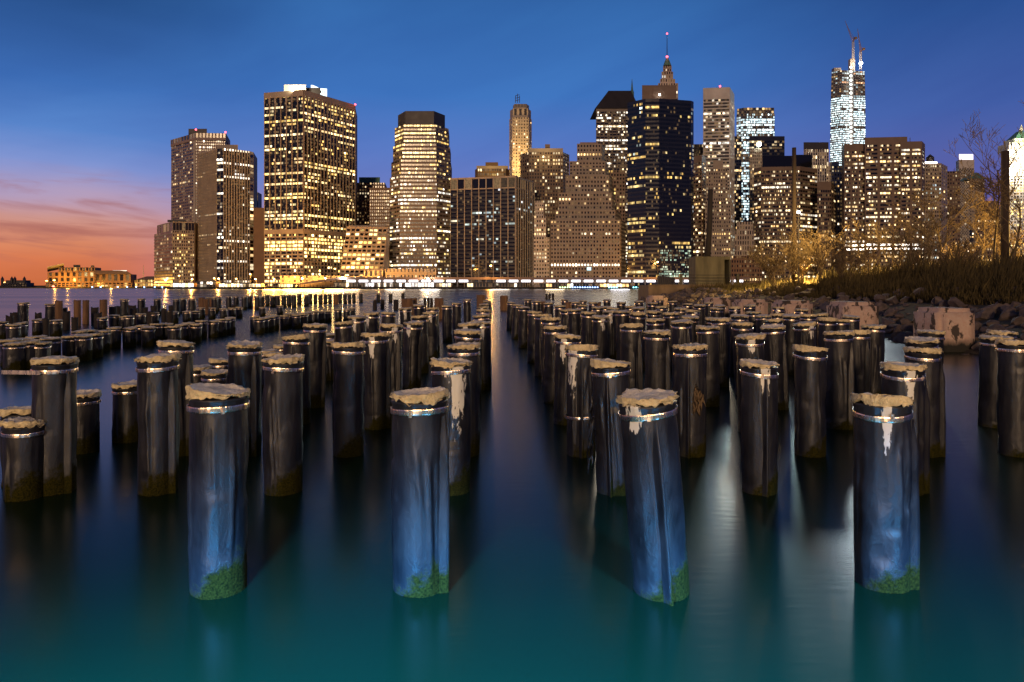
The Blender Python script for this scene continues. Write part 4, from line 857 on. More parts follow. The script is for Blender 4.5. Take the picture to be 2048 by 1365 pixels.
t = tower('office_tower', 'plain dark brown tower right of the water-tank tower', 'brown', 'brown', 1904, 730, seed=49); t.tier([(1888, 730), (1920, 730)], GZ, Z(343, 730), [FS(6, 4, .5, .5, .3, .2, full=0, part=0, cell=.06, mode='win')], 25); t.done()
t = tower('office_tower', 'slim white tower with a glaring pinkish-white lit crown', 'white', 'brown', 1932, 950, seed=50); t.tier([(1912, 962), (1918, 950), (1948, 950)], GZ, Z(320, 950), [FS(2, 4, .3, .4, .3, .2, full=.6, part=.2, cell=.4, pal=COOL, k=1.2, blank_top=12), FS(6, 4.2, .45, .5, .3, .3, full=0, part=.1, cell=.12, pal=WHITE, k=1.0, blank_top=12, mode='win')], 28)
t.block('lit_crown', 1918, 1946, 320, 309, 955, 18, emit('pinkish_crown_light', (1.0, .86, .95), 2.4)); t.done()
t = tower('stone_tower', 'stone tower with a green hipped roof right of the slim white tower', 'tan', 'brown', 1954, 860, 'tower', 51); t.tier([(1939, 860), (1969, 860)], GZ, Z(358, 860), [FS(7, 4, .5, .5, .3, .25, full=0, part=.1, cell=.06, mode='win')], 24)
b = MB(); b.prism(P4(1939, 1969, 859, 24), Z(358, 860), Z(346, 868), 0, None, P4(1951, 1957, 868, 6)); t.add('roof', b, MW['green']); t.done()
t = tower('office_block', 'low dark stepped roofs below the hipped-roof stone tower', 'brown', 'brown', 1985, 770, 'office block', 52); t.tier([(1950, 770), (2016, 770)], GZ, Z(420, 770), [FS(14, 4, .5, .5, .3, .2, full=.05, part=.2, cell=.1, mode='win')], 24); t.tier([(1960, 774), (1996, 774)], Z(420, 770)+.01, Z(402, 774), [None], 16, 'b'); t.done()
t = tower('crowned_tower', 'glaring white floodlit tower with a stepped crown and green tip cut by the right edge', 'white', 'brown', 2045, 1000, 'tower', 53)
t.tier([(2014, 1000), (2082, 1000)], GZ, Z(352, 1000), [FS(11, 4.2, .35, .4, .6, .3, full=.6, part=.3, cell=.4, pal=YEL, k=1.3)], 50)
FLOOD = MW['white']
t.block('floodlit_block', 2015, 2082, 352, 300, 1001, 46, FLOOD); t.block('floodlit_flank', 2013, 2019, 460, 352, 998, 3, FLOOD)
b = MB(); b.prism(P4(2024, 2064, 1006, 30), Z(300, 1006), Z(285, 1006)); b.prism(P4(2030, 2056, 1008, 22), Z(285, 1008), Z(277, 1008))
for x in (2017, 2023, 2066, 2072): b.prism(P4(x, x+5, 1003, 4), Z(300, 1003), Z(284, 1003), 0, None, P4(x+2, x+3, 1004, 1))
t.add('crown_stage', b, FLOOD); b = MB(); b.prism(P4(2031, 2055, 1009, 20), Z(277, 1009), Z(262, 1012), 0, None, P4(2039, 2046, 1014, 7)); t.add('roof', b, MW['green'])
b = MB(); b.lathe([(2.6, Z(262, 1016)), (2.2, Z(257, 1016)), (.3, Z(250, 1016))], 8, XY(2042.5, 1016), 1016); t.add('spire', b, FLOOD); t.done()

# floodlights that wash single roofs and crowns
def flood(px, py, Y, tpx, tpy, tY, e, color, size=6.0):
    o = light('floodlight', 'AREA', (XY(px, Y), Y, Z(py, Y)), e, color, shape='DISK', size=size); aim(o, (XY(tpx, tY), tY, Z(tpy, tY)))
    return o
flood(588, 178, 720, 590, 176, 735, 16000, (1, .88, .6), 4)
flood(985, 340, 775, 985, 333, 803, 5000, (1, .66, .2), 5)
flood(1090, 306, 752, 1090, 301, 774, 3500, (1, .7, .3), 5)
flood(2040, 345, 972, 2044, 312, 1000, 90000, (1, .95, .82), 10); flood(2046, 300, 985, 2046, 280, 1008, 22000, (1, .97, .8), 6)
flood(2008, 430, 975, 2016, 400, 998, 26000, (1, .97, .9), 6); flood(2043, 278, 992, 2043, 268, 1010, 9000, (.8, 1, .5), 5)
flood(1712, 128, 1235, 1708, 100, 1256, 26000, (1, .66, .32), 6); flood(1334, 166, 880, 1334, 148, 902, 1800, (1, .8, .55), 5)

flood(1040, 340, 860, 1040, 300, 900, 60000, (1, .62, .22), 8); flood(1040, 470, 860, 1040, 420, 900, 50000, (1, .62, .22), 8)
# spots added along shore and towers to streak the river's surface with reflections
def streak_spot(px, py, Y, e, color, size=None):
    size = size or (9.0 if Y < 640 else 26.0)
    o = light('river_streak_spot', 'SPOT', (XY(px, Y), Y, Z(py, Y)), e, color, spot_size=radians(50), spot_blend=.6, shadow_soft_size=size); aim(o, (0, 0, 0))
for a in ((545, 558, 622, .2e6, (1, .48, .1)), (585, 558, 622, .35e6, (1, .58, .16)), (625, 560, 622, .4e6, (1, .56, .16)), (668, 558, 622, .3e6, (1, .60, .2)), (700, 556, 622, .08e6, (1, .6, .3)), (790, 560, 622, .05e6, (1, .75, .5)), (860, 556, 622, .05e6, (1, .85, .7)),
          (1000, 564, 622, .03e6, (1, .8, .6)), (1110, 564, 622, .04e6, (1, .72, .4)), (1240, 564, 622, .03e6, (.9, .9, 1)), (1330, 560, 622, .1e6, (1, .7, .35)), (1345, 507, 634, .2e6, (1, .85, .5)),
          (1518, 289, 797, 1.1e6, (.72, 1, .95)), (1722, 127, 1246, 1.3e6, (.8, .96, 1)), (1703, 240, 1246, 1.3e6, (.8, .98, 1)), (1500, 260, 1096, .9e6, (.8, 1, .98)), (1760, 470, 636, .4e6, (1, .95, .85)), (1440, 300, 815, .4e6, (1, .85, .6)), (1225, 240, 945, .5e6, (1, .85, .6))): streak_spot(*a)
# ------------------------------------------------------------------ far shore: land, quay, ferry buildings, elevated road, lamps
M_LAND = mat('dark_asphalt', (0.06, 0.055, 0.05), 0.9, coord='World', vscale=.1)
b = MB(); b.prism([(XY(-40, 935), 935), (XY(330, 928), 928), (XY(316, 627), 627), (760, 627), (2600, 1400), (3200, 3200), (-1600, 3200), (-900, 1100)], -2, GZ); tag(b.build('city_ground', M_LAND), kind='structure')
b = MB(); b.box(-3400, -1700, 2640, 2900, -1, 7); tag(b.build('far_shore_land', M_LAND), kind='structure')
MQ = mat('quay_timber', (0.035, 0.03, 0.026), 0.9, coord='World', vscale=.6)
b = MB(); b.prism([(XY(316, 624), 624), (XY(1400, 624), 624), (XY(1400, 624), 626.9), (XY(316, 624), 626.9)], -1, GZ+0.25)
r = random.Random(4); x = XY(420, 623)
while x < XY(800, 623):
    h = GZ+r.uniform(.9, 3.0); b.box(x-.25, x+.25, 622.6, 623.1, -1, h); x += r.uniform(1.2, 3.5)
tag(b.build('quay_wall', MQ), 'long dark quay wall with fender piles below the lit city waterfront', 'quay')
def lampstreet(px, py, Y, label, e=9000, amber=True, light_on=True, r=.75):
    t = thing('street_lamp', (XY(px, Y), Y, GZ), label, 'street lamp', 'street lamps on the far waterfront')
    x = XY(px, Y); b = MB(); b.tube([(x, Y, GZ), (x, Y, Z(py, Y)-.4)], [.22, .14], 6); b.tube([(x, Y, Z(py, Y)-.4), (x-.2, Y-1.0, Z(py, Y)+.5)], .12, 5); b.build('post', MW['dark'], t)
    b = MB(); b.lathe([(.05, -.55), (r*.8, -.35), (r, 0), (r*.6, .4), (.05, .5)], 10); c = (x-.2, Y-1.2, Z(py, Y)); b.v = [(v[0]+c[0], v[1]+c[1], v[2]+c[2]) for v in b.v]; b.build('lamp_head', LAMPO if amber else LAMPW, t)
    if light_on:
        o = light('lamp_light', 'POINT', (c[0], c[1]-1.2, c[2]), e, (1.0, .44, .08) if amber else (1, .9, .8), shadow_soft_size=.6)
lampsd = [(334, 560, 'leftmost, before the low corner block'), (360, 552, 'second from the left, before the low corner block'), (386, 559, 'before the gap left of the finned tower'), (430, 557, 'left of a close pair at the finned tower'), (439, 558, 'right of a close pair at the finned tower'),
          (474, 558, 'before the white piers of the finned tower'), (502, 549, 'taller, at right foot of the finned tower'), (513, 559, 'before the windowless brown slab'), (550, 559, 'before the left face of the massive tower'), (606, 558, 'before the corner of the massive tower'), (652, 557, 'before the right face of the massive tower'),
          (671, 538, 'taller one right of the massive tower'), (695, 557, 'before the sloped wing'), (758, 555, 'before the pale triangular end wall'), (855, 531, 'tall one before the octagonal tower'), (982, 532, 'tall one before the black glass block'), (1315, 525, 'tall one before the black-blue glass tower')]
for i, (px, py, d) in enumerate(lampsd): lampstreet(px, py, 636 if py > 545 else 630, 'amber street lamp on far waterfront, '+d, e=(85000 if px < 700 else 45000), light_on=(i in (0, 2, 4, 6, 7, 8, 9, 10, 12, 13, 14, 15, 16)), r=1.0 if py < 545 else .8)
lampstreet(687, 555, 633, 'cold white street lamp on the far waterfront before the sloped wing', 9000, False, True, 1.0)
lampstreet(857, 558, 630, 'cold white floodlamp on the far waterfront under the tall octagonal-tower lamp', 9000, False, True, 1.2)
# elevated road with a row of lights under its deck
t = thing('elevated_highway', (XY(1000, 634), 634, GZ), 'long elevated highway along the far waterfront with white lights under its deck', 'highway')
def P2(px, Y): return (XY(px, Y), Y)
b = MB(); z1 = Z(557, 632)
b.prism([P2(676, 632), P2(1500, 632), P2(1500, 646), P2(676, 646)], z1-1.3, z1); b.prism([P2(676, 632), P2(1500, 632), P2(1500, 632.5), P2(676, 632.5)], z1, z1+1.0)
i = len(b.v); A = [P2(560, 632), P2(676, 632), P2(676, 645), P2(560, 645)]
b.v += [(A[0][0], A[0][1], GZ+1), (A[1][0], A[1][1], z1+.9), (A[2][0], A[2][1], z1+.9), (A[3][0], A[3][1], GZ+1), (A[0][0], A[0][1], GZ), (A[1][0], A[1][1], z1-1.3), (A[2][0], A[2][1], z1-1.3), (A[3][0], A[3][1], GZ)]
for f in ((0, 1, 2, 3), (4, 5, 1, 0), (7, 6, 5, 4), (3, 2, 6, 7)): b.f.append(tuple(i+k for k in f)); b.m.append(0); b.g.append(None)
b.build('deck', MW['rose'], t)
LT = emit('tube_light_glass', (1.0, .93, .98), 4.5); LTW = emit('warm_tube_glass', (1.0, .85, .65), 3.0)
r = random.Random(9); px = 690; k = 0
while px < 1480:
    c = MB(); c.box(XY(px, 640)-.5, XY(px, 640)+.5, 639, 640, GZ, z1-1.3); c.build('column', MW['grey'], t)
    if not (930 < px < 978 and True) or r.random() < .3:
        c = MB(); c.prism([P2(px+3, 636), P2(px+21, 636), P2(px+21, 636.8), P2(px+3, 636.8)], z1-3.4, z1-1.6); c.build('light_strip', LT, t)
    px += 25.0; k += 1
# lit pavilions on the quay
def shed(px0, px1, py0, py1, Y, label, glow, seed, roof='dark', n=None):
    t = Tower('pier_pavilion', label, MW['tan'], GL['grey'], (XY((px0+px1)/2, Y), Y), 'pavilion', seed, 'pavilions on the far quay')
    n = n or max(2, int((px1-px0)/6)); t.tier([(px0, Y), (px1, Y)], GZ, Z(py1, Y), [FS(n, 3.2, .2, .12, .2, .1, full=.6, part=.4, cell=.8, pal=glow, k=2.3)], 7)
    b = MB(); b.prism([(XY(px0-1, Y), Y-1), (XY(px1+1, Y), Y-1), (XY(px1+1, Y), Y+8), (XY(px0-1, Y), Y+8)], Z(py1, Y)+.005, Z(py1, Y)+.6); t.add('roof', b, MW[roof]); t.done()
WW = [(1, .9, .8), (1, .82, .6), (1, .95, .95)]; AM = [(1, .66, .25), (1, .74, .4), (1, .55, .2)]
shed(340, 388, None, 567, 629, 'low bright pavilion left of the finned tower on the far quay', WW+AM, 1); shed(394, 432, None, 564, 629.3, 'brightest glowing pavilion at the foot of the finned tower', WW, 2); shed(438, 522, None, 568, 629, 'long low lit pavilion before the finned tower and the slab', AM+WW[:1], 3)
shed(556, 592, None, 569, 629, 'small lit pavilion before the corner of the massive tower', AM, 4); shed(668, 716, None, 566, 629, 'lit pavilion before the sloped wing', WW+AM, 5); shed(724, 804, None, 566, 629.2, 'long white lit pavilion before the pale triangular end wall', WW, 6)
shed(810, 868, None, 566, 629, 'white lit pavilion before the octagonal tower', WW, 7); shed(872, 902, None, 567, 629.2, 'warm lit pavilion left of the black glass block', WW+AM, 8); shed(934, 990, None, 567, 629, 'amber lit pavilion before the black glass block', AM, 9); shed(998, 1046, None, 567, 629.3, 'warm lit pavilion at the right foot of the black glass block', AM+WW, 10)
shed(1080, 1128, None, 568, 629, 'amber lit pavilion before the left half of the wedding-cake tower', AM, 11); shed(1134, 1190, None, 568, 629.2, 'warm lit pavilion before the right half of the wedding-cake tower', AM+WW, 12); shed(1200, 1258, None, 568, 629, 'amber lit pavilion left of the black-blue glass tower', AM, 13)
# small coloured quay lamps
def qlamp(px, py, c, label, n):
    Y = 623.2; t = thing('quay_lamp', (XY(px, Y), Y, GZ), label, 'lamp', 'coloured lamps along the quay edge'); x = XY(px, Y)
    b = MB(); b.box(x-.1, x+.1, Y-.1, Y+.1, GZ-.3, Z(py, Y)-.5); b.build('post', MW['dark'], t)
    b = MB(); b.lathe([(.05, -.5), (.55, -.3), (.6, .1), (.05, .5)], 8); b.v = [(v[0]+x, v[1]+Y-.3, v[2]+Z(py, Y)) for v in b.v]; b.build('lamp_head', c, t)
QB = emit('blue_lamp_glass', (.25, .45, 1.0), 9); QC = emit('cyan_lamp_glass', (.2, .85, 1.0), 9); QG = emit('green_lamp_glass', (.65, 1.0, .45), 6)
for i, px in enumerate(range(1120, 1142, 5)): qlamp(px, 575, QG, 'green quay lamp, %s from the left of the row below the wedding-cake tower' % ordn(i+1), i)
for i, px in enumerate(range(1145, 1196, 5)): qlamp(px, 575, QB, 'blue quay lamp, %s of the row right of the green ones' % ordn(i+1), i)
for i, px in enumerate(range(1218, 1238, 5)): qlamp(px, 575, QC, 'cyan quay lamp, %s of the short middle row' % ordn(i+1), i)
for i, px in enumerate(range(1267, 1298, 5)): qlamp(px, 575, QC if i < 4 else QG, 'quay lamp, %s of the last row beside the near sea wall' % ordn(i+1), i)
# museum-like low stone building before the octagonal tower
t = tower('waterfront_building', 'low stone building with small square windows before the octagonal tower', 'beige', 'brown', 820, 650, 'building', 61)
t.tier([(770, 650), (872, 650)], GZ, Z(538, 650), [FS(14, 6, .6, .5, .2, .1, full=0, part=0, cell=.15, mode='win')], 12); t.done()
t = tower('waterfront_building', 'orange-lit low ventilation hall right of the sloped wing', 'tan', 'brown', 752, 646, 'building', 62); t.tier([(728, 646), (766, 646)], GZ, Z(541, 646), [FS(4, 9, .5, .3, .3, .2, full=0, part=0, cell=0)], 10); t.done()
t = tower('waterfront_building', 'long low tan wall building behind the highway ramp', 'tan', 'brown', 640, 652, 'building', 63); t.tier([(560, 652), (728, 652)], GZ, Z(552, 652), [FS(14, 4, .7, .5, .2, .1, full=0, part=0, cell=.05, blank_bot=3)], 10); t.done()
# ferry terminals at the left end
Y = 950
t = tower('ferry_terminal', 'broad amber-lit ferry terminal under the sunset with a tilted roof canopy', 'brick', 'brown', 180, Y, 'ferry terminal', 71)
kw = dict(full=.15, part=.4, cell=.12, pal=YEL, k=1.3)
t.tier([(92, Y), (264, Y)], GZ, Z(566, Y), [FS(22, 4, .3, .3, .3, .2, **kw)], 40); t.tier([(96, Y+2), (190, Y+2)], Z(566, Y)+.01, Z(545, Y), [FS(8, 7, .5, .25, .6, .3, full=0, part=.3, cell=.15, pal=YEL, k=.8)], 36, 'b'); t.tier([(118, Y+4), (190, Y+4)], Z(545, Y)+.01, Z(535, Y), [FS(12, 6, .3, .3, .4, .2, full=0, part=.3, cell=.2, pal=YEL, k=.9)], 30, 'c')
t.block('roof_plant', 147, 161, 535, 530, Y+8, 10, MW['dark']); t.block('roof_plant', 182, 189, 535, 531, Y+8, 10, MW['brown'])
b = MB(); b.prism([P2(95, Y-6), P2(128, Y-6), P2(128, Y+30), P2(95, Y+30)], Z(537, Y), Z(537, Y)+1); b.v = [(v[0], v[1], v[2]+(v[0]-XY(95, Y))*.22) for v in b.v]; t.add('canopy', b, MW['steel'])
b = MB(); b.prism([P2(188, Y-4), P2(264, Y-4), P2(264, Y+30), P2(188, Y+30)], Z(549, Y), Z(549, Y)+.8, 0, None, [P2(190, Y+2), P2(252, Y+2), P2(252, Y+24), P2(190, Y+24)]); b.v = [(v[0], v[1], v[2]+(4.5 if i >= 4 else 0)) for i, v in enumerate(b.v)]; t.add('hall_roof', b, MW['brown'])
b = MB(); b.prism([P2(226, Y+3), P2(252, Y+1), P2(254, Y+2), P2(228, Y+4)], Z(544, Y), Z(541, Y)); t.add('skylight', b, emit('lit_skylight', (1, .96, .85), 1.2))
t.tier([(190, Y+3), (262, Y+3)], Z(566, Y)+.01, Z(549, Y), [FS(6, 12, .45, .25, .5, .3, full=.2, part=.5, cell=.3, pal=WW, k=1.4)], 20, 'd'); t.beacon(107, 574, Y-20, 1.6); t.done()
light('terminal_light', 'POINT', (XY(110, 930), 930, Z(560, 930)), 60000, (1, .45, .06), shadow_soft_size=1); light('terminal_light', 'POINT', (XY(150, 930), 915, Z(566, 930)), 60000, (1, .45, .06), shadow_soft_size=1); light('terminal_light', 'POINT', (XY(235, 930), 915, Z(566, 930)), 60000, (1, .48, .08), shadow_soft_size=1)
for i, (px, py) in enumerate(((95, 562), (110, 561))): lampstreet(px, py, 935, 'amber lamp at the left front of the ferry terminal, %s of two' % ('left' if i == 0 else 'right'), light_on=False, r=1.5)
t = tower('ferry_terminal', 'low domed amber terminal hall with a tall mast left of the corner block', 'tan', 'brown', 297, 940, 'ferry terminal', 72); t.tier([(270, 940), (332, 940)], GZ, Z(560, 940), [FS(12, 5, .35, .35, .3, .2, full=.3, part=.5, cell=.2, pal=YEL, k=1.0)], 30)
b = MB(); b.prism([P2(270, 937), P2(332, 937), P2(332, 972), P2(270, 972)], Z(560, 940), Z(553, 945), 0, None, [P2(294, 950), P2(308, 950), P2(308, 960), P2(294, 960)]); t.add('roof', b, MW['brown'])
b = MB(); b.tube([(XY(287, 945), 945, GZ), (XY(287, 945), 945, Z(531, 945))], [.5, .25], 6); b.tube([(XY(285, 945), 945, Z(547, 945)), (XY(290, 945), 945, Z(547, 945))], .3, 5); t.add('mast', b, MW['white']); t.done()
for i, px in enumerate((185, 202, 236, 255, 273, 289, 310, 325)): qlamp(px, 574.4, QB, 'blue pier light, %s along the quay under the ferry terminals' % ordn(i+1), i)
b = MB(); b.prism([(XY(86, 925), 925), (XY(330, 925), 925), (XY(330, 925), 927.8), (XY(86, 925), 927.8)], -1, GZ+.3); tag(b.build('quay_wall', MQ), 'dark quay below the ferry terminals at the left end', 'quay')
# far island silhouette
t = tower('island_building', 'tiny dark island building with four turrets at the far left horizon', 'dark', 'black', 26, 2600, 'building', 73); t.tier([(2, 2600), (54, 2600)], GZ, Z(566, 2600), [FS(10, 9, .5, .5, .3, .3, cell=0, full=0, part=0)], 40); t.tier([(12, 2602), (47, 2602)], Z(566, 2600), Z(561, 2600), [None], 30, 'b')
b = MB()
for px in (5, 24, 30, 49): b.lathe([(5, Z(566, 2602)), (5, Z(559, 2602)), (6, Z(559, 2602)), (.3, Z(553, 2602))], 8, XY(px, 2602), 2602)
t.add('turret', b, MW['dark']); t.done()
lampstreet(10, 565, 2500, 'lone amber lamp before the turreted island building', light_on=False, r=3.0)
# ------------------------------------------------------------------ near right bank
def shore_x(Y): return 14.4+0.055*(Y-20)+0.6*noise.noise(Vector((Y*.2, 3, 1)))
def bank_z(X, Y):
    d = X-shore_x(Y)
    if d < 0: return max(-1.5, d*0.6)
    z = 1.55*min(1, d/5.5)**0.9
    if d > 5.5: z += 0.13*min(d-5.5, 12)*(0.5+0.5*min(1, max(0, (90-Y)/50)))
    return z+0.10*noise.noise(Vector((X*.7, Y*.7, 2)))
M_SOIL = mat('bank_soil', (0.05, 0.038, 0.022), 0.95, var=.4, vscale=2, bump=.8, bscale=20, coord='World')
b = MB(); nx, ny = 46, 70; x0, x1, y0, y1 = 12, 78, 6, 100
for j in range(ny+1):
    for i in range(nx+1):
        X = x0+(x1-x0)*(i/nx)**1.5; Y = y0+(y1-y0)*j/ny; b.v.append((X, Y, bank_z(X, Y)))
for j in range(ny):
    for i in range(nx): a = j*(nx+1)+i; b.f.append((a, a+1, a+nx+2, a+nx+1)); b.m.append(0); b.g.append(None)
tag(b.build('river_bank', M_SOIL, smooth=True), kind='structure')
# boulders of the riprap
M_ROCK = mat('riprap_rock', (0.115, 0.085, 0.075), 0.85, var=.5, vscale=5, bump=1.0, bscale=14, coord='World')
def rock_mesh(seed):
    bm = bmesh.new(); bmesh.ops.create_icosphere(bm, subdivisions=2, radius=1.0); r = random.Random(seed)
    pl = [(Vector((r.gauss(0, 1), r.gauss(0, 1), r.gauss(0, 1))).normalized(), r.uniform(.38, .68)) for _ in range(12)]
    for v in bm.verts:
        for n, d in pl:
            k = v.co.dot(n)-d
            if k > 0: v.co -= n*k
        v.co *= 1+.06*noise.noise(v.co*3+Vector((seed, 0, 0)))
    me = bpy.data.meshes.new('boulder'); bm.to_mesh(me); bm.free(); me.materials.append(M_ROCK); return me
ROCKS = [rock_mesh(i) for i in range(7)]
r = random.Random(77); n = 0
def boulder(X, Y, s, dz=0.0):
    o = bpy.data.objects.new('boulder', ROCKS[r.randrange(7)]); COL.objects.link(o)
    o.location = (X, Y, bank_z(X, Y)+s*.15+dz); o.scale = (s*r.uniform(.8, 1.3), s*r.uniform(.8, 1.2), s*r.uniform(.55, .85)); o.rotation_euler = (r.uniform(-.4, .4), r.uniform(-.4, .4), r.uniform(0, 6.28))
    tag(o, 'dark angular boulder in the riprap slope between the pilings and the scrub', 'boulder', 'boulders of the riprap bank')
while n < 280:
    Y = 19+78*r.random()**1.7; d = -0.8+7.0*r.random()
    X = shore_x(Y)+d
    if X > 0.77*Y: continue
    boulder(X, Y, r.uniform(.24, .50)*(1+Y/140)); n += 1
b = MB(); k_ = 0
while k_ < 700:
    Y = 19+76*r.random()**1.5; X = shore_x(Y)-.6+6.6*r.random()
    if X > .78*Y: continue
    me = ROCKS[r.randrange(7)]; s_ = r.uniform(.12, .28); i0 = len(b.v); a = r.uniform(0, 6.28); z = bank_z(X, Y)
    for v in me.vertices: b.v.append((X+s_*(v.co.x*cos(a)-v.co.y*sin(a)), Y+s_*(v.co.x*sin(a)+v.co.y*cos(a)), z+s_*.75*v.co.z))
    for p in me.polygons: b.f.append(tuple(i0+q for q in p.vertices)); b.m.append(0); b.g.append(None)
    k_ += 1
tag(b.build('rubble', M_ROCK), 'small dark rubble filling the gaps between the boulders', 'rubble', kind='stuff')
# pink-painted concrete blocks of the old pier edge
def block_mat():
    m = bpy.data.materials.new('peeling_pink_concrete'); m.use_nodes = True; t = m.node_tree; b = t.nodes['Principled BSDF']
    g = N(t, 'ShaderNodeNewGeometry').outputs['Position']; n1 = NOISE(t, MAPV(t, g, (2.6, 2.6, 1.4)), 1.0, 6, .62, .4); n2 = NOISE(t, g, 14, 5)
    sz = N(t, 'ShaderNodeSeparateXYZ'); L(t, g, sz.inputs[0])
    c = MIX(t, RNG(t, n2, .3, .7), (.60, .38, .28, 1), (.66, .50, .38, 1)); c = MIX(t, RNG(t, n1, .54, .58), c, (.075, .055, .042, 1))
    c = MIX(t, RNG(t, M(t, 'ADD', sz.outputs[2], M(t, 'MULTIPLY', n1, .5)), .45, .7, 1, 0), c, (.022, .02, .014, 1)); L(t, c, b.inputs['Base Color']); b.inputs['Roughness'].default_value = .85
    bn = N(t, 'ShaderNodeBump'); bn.inputs['Strength'].default_value = .8; bn.inputs['Distance'].default_value = .04; L(t, n1, bn.inputs['Height']); L(t, bn.outputs[0], b.inputs['Normal']); return m
M_BLOCK = block_mat()
def cblock(px0, px1, pt, Y, dep, label, seed, side=0.35):
    bm = bmesh.new(); bmesh.ops.create_cube(bm, size=1.0); w = (px1-px0)/F*Y; zt = Z(pt, Y); rr = random.Random(seed)
    for v in bm.verts: v.co = Vector((v.co.x*w, (v.co.y+.5)*dep, -.8 if v.co.z < 0 else zt))
    bmesh.ops.bevel(bm, geom=[e for e in bm.edges], offset=.16, segments=3, affect='EDGES'); bmesh.ops.subdivide_edges(bm, edges=[e for e in bm.edges if e.calc_length() > .5], cuts=4, use_grid_fill=True)
    for v in bm.verts: v.co += Vector((1, 1, .8))*(.05*noise.noise(v.co*2.3+Vector((seed*3, 0, 0)))+.025*noise.noise(v.co*7))
    me = bpy.data.meshes.new('concrete_block'); bm.to_mesh(me); bm.free(); me.materials.append(M_BLOCK); me.polygons.foreach_set('use_smooth', [True]*len(me.polygons))
    o = bpy.data.objects.new('concrete_block', me); COL.objects.link(o); o.location = (XY((px0+px1)/2, Y), Y, 0); tag(o, label, 'concrete block', 'old concrete blocks along the bank')
cblock(1880, 1956, 617, 21.6, 1.6, 'big peeling pink concrete block standing alone at the right, nearest the camera', 1)
cblock(1692, 1762, 605, 26.5, 1.8, 'peeling pink concrete block with dark patches, second from the right', 2)
cblock(1568, 1628, 602, 33, 1.8, 'darker brown concrete block behind the pilings, third from the right', 3)
cblock(1482, 1538, 600, 40, 1.8, 'rubble-topped concrete block with white drips, fourth from the right', 4)
cblock(1418, 1462, 596, 47, 2.0, 'concrete block with a large pink paint patch, fifth from the right', 5)
cblock(1300, 1336, 592, 62, 2.0, 'flat rosy concrete block before the sea wall, leftmost', 6)
# sea wall, pylon box with leaning pole, railing, bollards
M_CONC = mat('old_concrete', (0.22, 0.15, 0.09), 0.9, var=.35, vscale=1.2, bump=.5, bscale=8, coord='World', stretch=(1, 1, .4))
Y = 97; b = MB(); b.prism([(XY(1297, Y), Y), (XY(1600, Y), Y-6), (XY(1600, Y), Y+14), (XY(1297, Y), Y+8)], -1, Z(570.5, Y)); b.relief((XY(1297, Y), Y), (XY(1600, Y), Y-6), 0, 22, Z(572, Y), Z(570, Y)+.02, .15); tag(b.build('sea_wall', M_CONC), 'brown concrete sea wall end between the pilings and the pylon box', 'sea wall')
YB = 100; zb = Z(570.4, Y)
t = thing('concrete_pylon', (XY(1425, YB), YB, zb), 'hollow stained concrete box on the sea wall, open dark doorway on its right side', 'pylon')
x0, x1, xs = XY(1391, YB), XY(1446, YB), XY(1461, YB); zt = Z(513.5, YB)
b = MB(); b.box(x0, x1, YB, YB+4, zb, zt); b.box(x1+.003, x1+.22, YB+.05, YB+4, zb, zt-.01); b.box(xs-.12, xs, YB+.05, YB+4, zb, zt-.01); b.box(x1+.22, xs-.12, YB+.05, YB+4, zt-.45, zt-.01); b.box(x1+.22, xs-.12, YB+3.4, YB+4, zb, zt-.45); b.build('box', mat('stained_concrete', (.17, .15, .085), .9, var=.5, vscale=.9, stretch=(1, 1, .25), coord='World', bump=.5, bscale=6), t)
b = MB(); b.prism([(x1+.22, YB+3.38), (xs-.12, YB+3.38), (xs-.12, YB+3.4), (x1+.22, YB+3.4)], zb, zt-.46); b.build('door_recess', mat('green_recess', (.10, .16, .10), .8), t)
b = MB(); x = XY(1423, YB); b.tube([(x, YB+2, zt), (XY(1428, YB), YB+2.2, Z(440, YB)), (XY(1430.5, YB), YB+2.4, Z(375, YB))], [.42, .40, .36], 10); o = b.build('leaning_pole', mat('old_pole_timber', (.04, .032, .026), .9, bump=.8, bscale=15, stretch=(1, 1, .1)), loc=(x, YB+2, zt), smooth=True); tag(o, 'thick dark pole leaning slightly right, rising from the concrete box', 'pole')
t = thing('railing', (XY(1430, 98), 98, zb), 'thin wire railing with stout posts along the sea wall top', 'railing')
for px in (1362, 1476): b = MB(); b.box(XY(px-3, 98), XY(px+3, 98), 98, 98.4, zb, Z(548, 98)); b.build('post', MW['dark'], t)
for k, py in enumerate((550, 556, 562)): b = MB(); b.tube([(XY(1355, 98), 98.2, Z(py, 98)), (XY(1420, 98), 98.2, Z(py+.6, 98)), (XY(1540, 98), 98.2, Z(py, 98))], .03, 4); b.build('wire', MW['dark'], t)
for i in range(9):
    px = 1317+i*3.9; Yp = 99+i*.5; b = MB(); b.lathe([(.16, zb), (.15, Z(553-(0 if i % 3 else 1)+i*.5, Yp)), (.10, Z(551.5+i*.5, Yp))], 8, XY(px, Yp), Yp); o = b.build('bollard', MW['dark'], loc=(XY(px, Yp), Yp, zb)); tag(o, 'dark mooring post, %s from the left in the tight row on the sea wall' % ordn(i+1), 'post', 'mooring posts on the sea wall')
